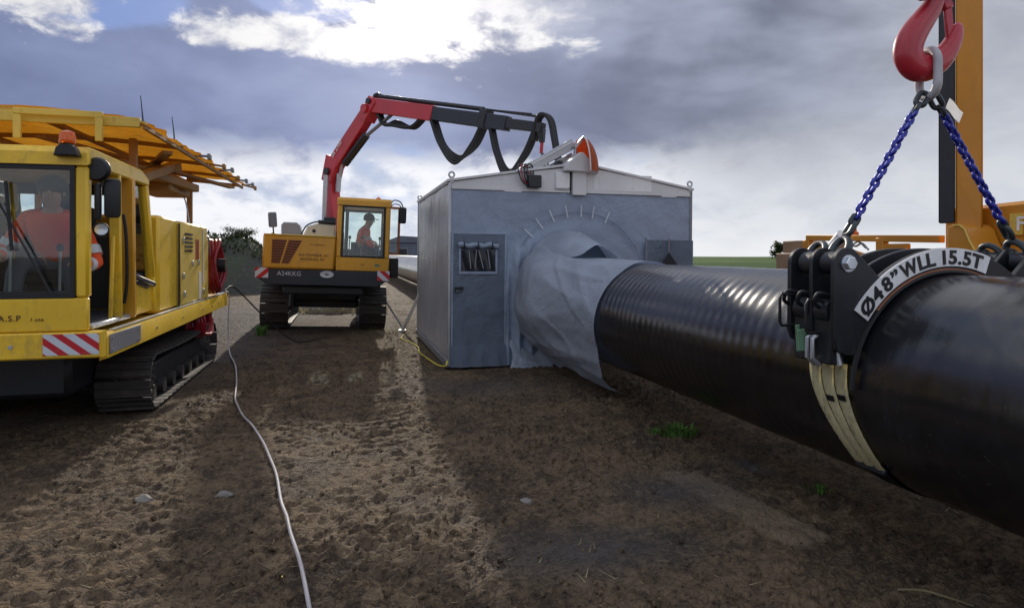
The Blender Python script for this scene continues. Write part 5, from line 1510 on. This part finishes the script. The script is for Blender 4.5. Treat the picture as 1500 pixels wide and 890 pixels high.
# ---------------------------------------------------------------- pipelayer on the far side of the pipe
def build_pipelayer():
    t = thing('pipelayer', 'orange yellow pipelayer beyond the near pipe with tall mast and black rail on it', 'pipelayer', (5.30, 4.74, 0))
    def P(name, m, *b, bev=.02, par=None, seg=2):
        k = MB(); k.box(*b, bev, None, seg); return k.build(name, m, par or t)
    build_track(t, .05, .62, -3.2, 2.3, .95, 34)
    build_track(t, 2.05, 2.62, -3.2, 2.3, .95, 34)
    P('chassis', 'black_steel', .64, 2.03, -2.6, 1.9, .45, 1.0, bev=.05)
    # rounded body panel with the lettered plate facing the pipe
    k = MB(); k.prism([(0.0, 1.0), (.0, 1.93), (-.03, 1.98), (-.09, 2.005), (-.55, 2.02), (-3.0, 2.10), (-3.1, 2.06), (-3.1, 1.0)], .0, 2.3, 'yz', .03); k.build('body', 'deep_yellow', t)
    P('letter_plate', 'deep_yellow', -.016, .0, -1.20, -.64, 1.745, 1.925, bev=.006)
    lettering('F', .155, 'paper', t, (-.020, -.715, 1.835), (R(90), 0, R(-90)), ext=.004, bold=.003)
    k = MB(); k.prism([(-.73, 1.75), (-.625, 1.75), (-.625, 1.925), (-.73, 1.925)], -.0185, -.0165, 'yz'); k.build('letter_edge', 'yellow_pale', t)
    k = MB(); k.bar((-.012, -.55, 1.69), (-.012, -3.0, 1.70), .02, .012); k.build('body_seam', 'rib_brown', t)
    # mast: box beam with its foot flaring into the body, black rail along its left edge
    Mz = Matrix.Translation((-.17, -.385, 0)) @ Matrix.Rotation(R(-50), 4, 'Z')
    k = MB(); k.box(-.085, .105, -.06, .14, 1.80, 7.2, .014, Mz); ms = k.build('mast', 'deep_yellow', t)
    k = MB(); k.box(-.205, -.088, -.05, .06, 1.86, 7.2, .008, Mz); k.build('mast_rail', 'black_steel', ms)
    k = MB()
    k.prism([(-.03, .9), (-.03, 1.84), (-.16, 1.84), (-.21, 1.80), (-.25, 1.70), (-.32, 1.58), (-.48, 1.50), (-.86, 1.45), (-.90, .9)], -.34, -.02, 'yz', .02)
    bmesh.ops.translate(k.bm, vec=(0, -.30, 0), verts=k.bm.verts); k.build('mast_foot', 'deep_yellow', t)
    k = MB(); k.tube([(-.365, -.10, 1.83), (-.365, -.16, 1.835), (-.365, -.205, 1.80), (-.365, -.25, 1.70), (-.365, -.32, 1.585), (-.365, -.48, 1.505), (-.365, -.80, 1.455)], .008, 6); bmesh.ops.translate(k.bm, vec=(.02, -.30, 0), verts=k.bm.verts); k.build('weld_bead', 'yellow_pale', ms)
    k = MB(); k.bar((-.19, -.32, 7.0), (-1.95, -1.65, 7.45), .30, .34, (0, 0, 1), .02); k.bar((-.19, -.3, 5.2), (-1.0, -.93, 7.05), .14, .14); k.build('jib', 'deep_yellow', t)
    # guard frame along the near track
    g = thing('guard_frame', 'orange steel rail frame behind the pipe, left of the yellow pipelayer mast', 'frame', (5.15, 4.6, 0))
    A, B = (.46, 2.30), (.32, .30)
    def at_(f, z): return (A[0] + (B[0] - A[0]) * f, A[1] + (B[1] - A[1]) * f, z)
    def bar(n, f0, z0, f1, z1, w=.07, h=.07, m_='deep_yellow'):
        k = MB(); k.bar(at_(f0, z0), at_(f1, z1), w, h, (0, 0, 1), .006); k.build(n, m_, g)
    bar('top_rail', 0, 1.795, 1.0, 1.735); bar('lower_rail', 0.03, 1.53, 1.0, 1.50)
    bar('mid_rail', .04, 1.69, .36, 1.665, .05, .05)
    for f, w in ((.0, .12), (.30, .14), (.62, .10)):
        k = MB(); k.bar(at_(f, .9), at_(f, 1.765), w, .08, (1, 0, 0), .006); k.build('post', 'deep_yellow', g)
    k = MB(); p, q = at_(.34, 1.64), at_(.60, 1.52); k.bar(p, q, .05, .05); k.build('brace', 'deep_yellow', g)
    k = MB(); k.tube(spline([at_(.36, 1.72), at_(.42, 1.68), at_(.47, 1.71), at_(.52, 1.64)], 5), .012, 6); k.tube(spline([at_(.37, 1.66), at_(.44, 1.73), at_(.50, 1.66)], 5), .010, 6); k.build('hydraulic_hose', 'galv', g)
    k = MB(); k.bar(at_(.72, .9), at_(.72, 1.70), .30, .06, (1, 0, 0), .01); k.build('gusset_plate', 'deep_yellow', g)
    # leaning white tube, orange tip on the frame, tan box further along
    m = MB(); m.tube([(5.32, 6.42, 1.40), (5.32, 5.98, 1.80)], .075, 14)
    tag(m.build('white_tube', 'white_paint'), 'thick white tube leaning on the orange guard frame behind the clamp', 'tube')
    m = MB(); m.lathe([(.05, 0), (.05, .04), (.03, .05), (.022, .14), (.008, .20)], (5.66, 6.2, 1.80), (0, 0, 1), 12)
    tag(m.build('marker_cone', 'orange'), 'small orange marker standing on the orange rail beside the white tube', 'marker')
    b = thing('tan_box', 'plain tan brown box behind the pipe at the left end of the orange frame', 'box', (6.32, 7.88, 0))
    k = MB(); k.box(-.22, .2, -.16, .3, .3, 1.60, .01); k.build('box_body', 'timber', b)
    k = MB(); k.box(-.12, .2, -.15, .28, 1.604, 1.78, .01); k.build('box_top', 'timber', b)
    k = MB(); k.box(-.23, .21, -.175, -.161, 1.555, 1.575); k.build('box_rim', 'rust_edge', b)
    for x in (-.2, .1):
        k = MB(); k.box(x, x + .1, -.16, .3, -.02, .3, .01); k.build('skid', 'timber', b)


build_pipelayer()


# ---------------------------------------------------------------- cables, stones, weeds, loose clods
def lay(pts, r, lift=.0, n=10):
    sp = spline(pts, n); g = height(np.array([p.x for p in sp]), np.array([p.y for p in sp]))
    k = 6; up = np.array([g[max(0, i - k):i + k + 1].max() * .6 + g[max(0, i - k):i + k + 1].mean() * .4 for i in range(len(g))])
    up = np.convolve(np.pad(up, 4, mode='edge'), np.ones(9) / 9, 'valid')
    return [(p.x, p.y, max(p.z, float(z) + r + lift)) for p, z in zip(sp, up)]


C1 = [(-1.80, 11.0, 1.0), (-1.78, 11.25, .93), (-1.80, 11.3, .5), (-1.76, 11.1, .12), (-1.60, 10.4, 0), (-1.433, 9.579, 0), (-1.26, 8.5, 0), (-1.14, 7.60, 0), (-1.055, 7.2, 0), (-.93, 6.70, 0), (-.80, 6.30, 0), (-.648, 5.745, 0), (-.54, 5.25, 0), (-.456, 4.848, 0), (-.385, 4.374, 0), (-.325, 4.05, 0), (-.285, 3.80, 0), (-.215, 3.447, 0), (-.150, 3.02, 0), (-.08, 2.5, 0), (.0, 1.8, 0), (-.05, 1.0, 0), (-.5, .4, 0)]
m = MB(); m.tube(lay(C1, .0100, .001, 9), .0100, 8)
tag(m.build('power_cable', 'cable_white'), 'pale grey cable snaking over the mud from the left machine towards the viewer', 'cable')
m = MB(); m.tube(lay([(-1.80, 10.98, 1.02), (-1.70, 11.3, 1.04), (-1.3, 11.6, .55), (-.9, 12.0, .10), (-.6, 12.3, 0), (-.3, 12.7, 0)], .012, .0, 8), .012, 6)
tag(m.build('welding_cable', 'cable_black'), 'thin dark cable running from left machine deck towards the crane machine', 'cable')
m = MB(); m.tube(lay([(1.41, 9.0, .10), (1.36, 8.98, .03), (1.24, 9.55, 0), (1.17, 10.3, 0), (1.22, 10.9, 0), (1.20, 11.5, 0), (1.05, 12.2, 0), (1.15, 12.8, 0)], .010, .003, 8), .010, 6)
tag(m.build('yellow_cord', 'cable_yellow'), 'thin yellow cord lying on the mud by the lower left corner of the shelter', 'cord')


def build_stone(label, x, y, r, flat=.45, mat='stone'):
    m = MB(); bmesh.ops.create_icosphere(m.bm, subdivisions=3, radius=1)
    sd = random.uniform(0, 50)
    for v in m.bm.verts:
        n = 1 + .35 * mnoise.noise(v.co * 1.2 + Vector((sd, 0, 0))) + .14 * mnoise.noise(v.co * 3.1 + Vector((0, sd, 0)))
        v.co = Vector((v.co.x * r * n, v.co.y * r * .7 * n, v.co.z * r * flat * n))
    o = tag(m.build('stone', mat, smooth=25), label, 'stone', 'stones on the mud')
    o.location = (x, y, gh(x, y) + r * flat * .45); o.rotation_euler = (0, 0, random.uniform(0, 6))


build_stone('pale flat stone lying left of the cable, nearer the dark machine shadow', -1.236, 4.60, .062)
build_stone('pale flat stone close to the left side of the cable', -.758, 4.597, .056)
build_stone('lone grey stone on the lit mud right of the cable', 1.12, 3.95, .045)


def weed(label, x, y, n, h):
    m = MB(); z0 = gh(x, y) - .005
    for _ in range(n):
        a = random.uniform(0, 6.3); r0 = random.uniform(0, .04 + .0003 * n); px, py = r0 * math.cos(a) * 1.4, r0 * math.sin(a)
        hh = h * random.uniform(.5, 1.2); lean = random.uniform(.15, .8) * hh; b = a + random.uniform(-.6, .6)
        w = random.uniform(.004, .009); d = Vector((-math.sin(b), math.cos(b), 0)) * w
        p0 = Vector((px, py, 0)); p1 = p0 + Vector((math.cos(b) * lean * .4, math.sin(b) * lean * .4, hh * .65)); p2 = p0 + Vector((math.cos(b) * lean, math.sin(b) * lean, hh * .85))
        q = [m.bm.verts.new(v) for v in (p0 - d * .5, p0 + d * .5, p1 + d, p1 - d, p2)]
        m.bm.faces.new(q[:4]); m.bm.faces.new((q[3], q[2], q[4]))
    o = tag(m.build('weed', 'leaf_green', smooth=0, recalc=False), label, 'weed', 'weeds on the mud'); o.location = (x, y, z0)


weed('bright green weed tuft in front of the pipe, the fullest of all', 2.80, 5.06, 260, .115)
weed('small sparse green weed just left of the fullest tuft', 2.62, 5.13, 40, .045)
weed('thin green weed below the cream straps of the clamp', 3.02, 3.62, 34, .075)
weed('green weed growing behind the rear of the left machine', -1.55, 13.4, 120, .22)


m = MB(); m.tube(spline([(2.50, 2.47, gh(2.5, 2.47) + .012), (2.60, 2.44, gh(2.6, 2.44) + .016), (2.66, 2.385, gh(2.66, 2.385) + .012), (2.78, 2.33, gh(2.78, 2.33) + .010)], 5), .0055, 6)
tag(m.build('twig', 'straw'), 'pale bent twig on the mud near the lower right corner', 'twig')
m = MB(); m.sheet(lambda u, v: (-.335 + .05 * u, 3.33 + .035 * v, gh(-.31, 3.345) + .014 + .012 * math.sin(u * 3) * (1 - v)), 5, 4, .001)
tag(m.build('fallen_leaf', 'cable_yellow'), 'tiny bright yellow leaf on the mud left of the cable', 'leaf')


def build_stuff():
    # loose crumbs of mud
    m = MB(); ts = []
    for s in range(4):
        b = bmesh.new(); bmesh.ops.create_icosphere(b, subdivisions=1, radius=1)
        vs = [tuple(v.co * (1 + .5 * mnoise.noise(v.co * 1.7 + Vector((s * 9, 3, 1))))) for v in b.verts]
        fs = [[v.index for v in f.verts] for f in b.faces]; b.free(); ts.append((vs, fs))
    V, F = [], []
    N = 9000
    rx = []
    for _ in range(N):
        d = 2.2 + 11 * random.random() ** 1.7; a = random.uniform(-.62, .70) + .2545
        rx.append((d * math.sin(a), d * math.cos(a)))
    zz = height(np.array([p[0] for p in rx]), np.array([p[1] for p in rx]))
    for (x, y), z in zip(rx, zz):
        if mnoise.noise(Vector((x * .9, y * .9, 4))) < random.uniform(-.5, .25): continue
        vs, fs = random.choice(ts); r = .004 + .017 * random.random() ** 4; q = Euler((random.uniform(0, 6), random.uniform(0, 6), random.uniform(0, 6))).to_matrix()
        o = len(V); c = Vector((x, y, z + r * .25))
        V += [tuple(c + (q @ Vector(v)) * r * (1 if i % 2 else .8)) for i, v in enumerate(vs)]; F += [[i + o for i in f] for f in fs]
    me = bpy.data.meshes.new('loose_mud'); me.from_pydata(V, [], F); me.materials.append(MATS['mud'])
    link('loose_mud', me, kind='stuff')
    # dead straw by the shelter and scattered over the strip
    m = MB()
    for k in range(1500):
        if k < 900: x, y = random.gauss(.95, .35), random.gauss(13.2, 1.1)
        elif k < 1100: x, y = random.gauss(1.0, .3), random.gauss(10.4, .8)
        else:
            d = 2.4 + 8 * random.random() ** 1.5; a = random.uniform(-.6, .7) + .2545; x, y = d * math.sin(a), d * math.cos(a)
        z = float(0); a = random.uniform(0, 6.3); L = random.uniform(.04, .22) if k < 1100 else random.uniform(.03, .09); w = .0035
        m_ = Vector((math.cos(a), math.sin(a), random.uniform(.0, .5) if k < 1100 else .1)) * L; d_ = Vector((-math.sin(a), math.cos(a), 0)) * w
        p = Vector((x, y, 0))
        rec.append((p, m_, d_))
    zz = height(np.array([r[0].x for r in rec]), np.array([r[0].y for r in rec]))
    for (p, m_, d_), z in zip(rec, zz):
        p.z = z + .006
        m.bm.faces.new([m.bm.verts.new(v) for v in (p - d_, p + d_, p + m_ + d_ * .3, p + m_ - d_ * .3)])
    m.build('dead_straw', 'straw', smooth=0, recalc=False, kind='stuff')
    m = MB()
    for _ in range(2600):
        x, y = random.uniform(-2.0, 1.2), random.uniform(18, 24); h = random.uniform(.05, .22); a = random.uniform(0, 6.3)
        d = Vector((math.cos(a), math.sin(a), 0)) * .02; p = Vector((x, y, 0)); q = Vector((random.uniform(-.08, .08), random.uniform(-.08, .08), h))
        m.bm.faces.new([m.bm.verts.new(v) for v in (p - d, p + d, p + q)])
    m.build('rough_grass', 'straw', smooth=0, recalc=False, kind='stuff')


rec = []
build_stuff()
# heap of pale sand in the sun beyond the crane machine
def heap(u, v):
    a = 2 * math.pi * u; r = v
    h = .78 * (1 - r ** 2.2) + .10 * fb(math.cos(a) * r * 2.5, math.sin(a) * r * 2.5, 3) * (1 - r)
    return (-.32 + 1.15 * r * math.cos(a), 19.6 + .9 * r * math.sin(a), h - .04 - .12 * math.exp(-((r * math.cos(a) + .1) / .12) ** 2) * (1 - r))
m = MB(); m.sheet(heap, 48, 20)
tag(m.build('sand_heap', 'stone', smooth=60), 'low pale heap of sand seen below the crane machine between its tracks', 'heap')
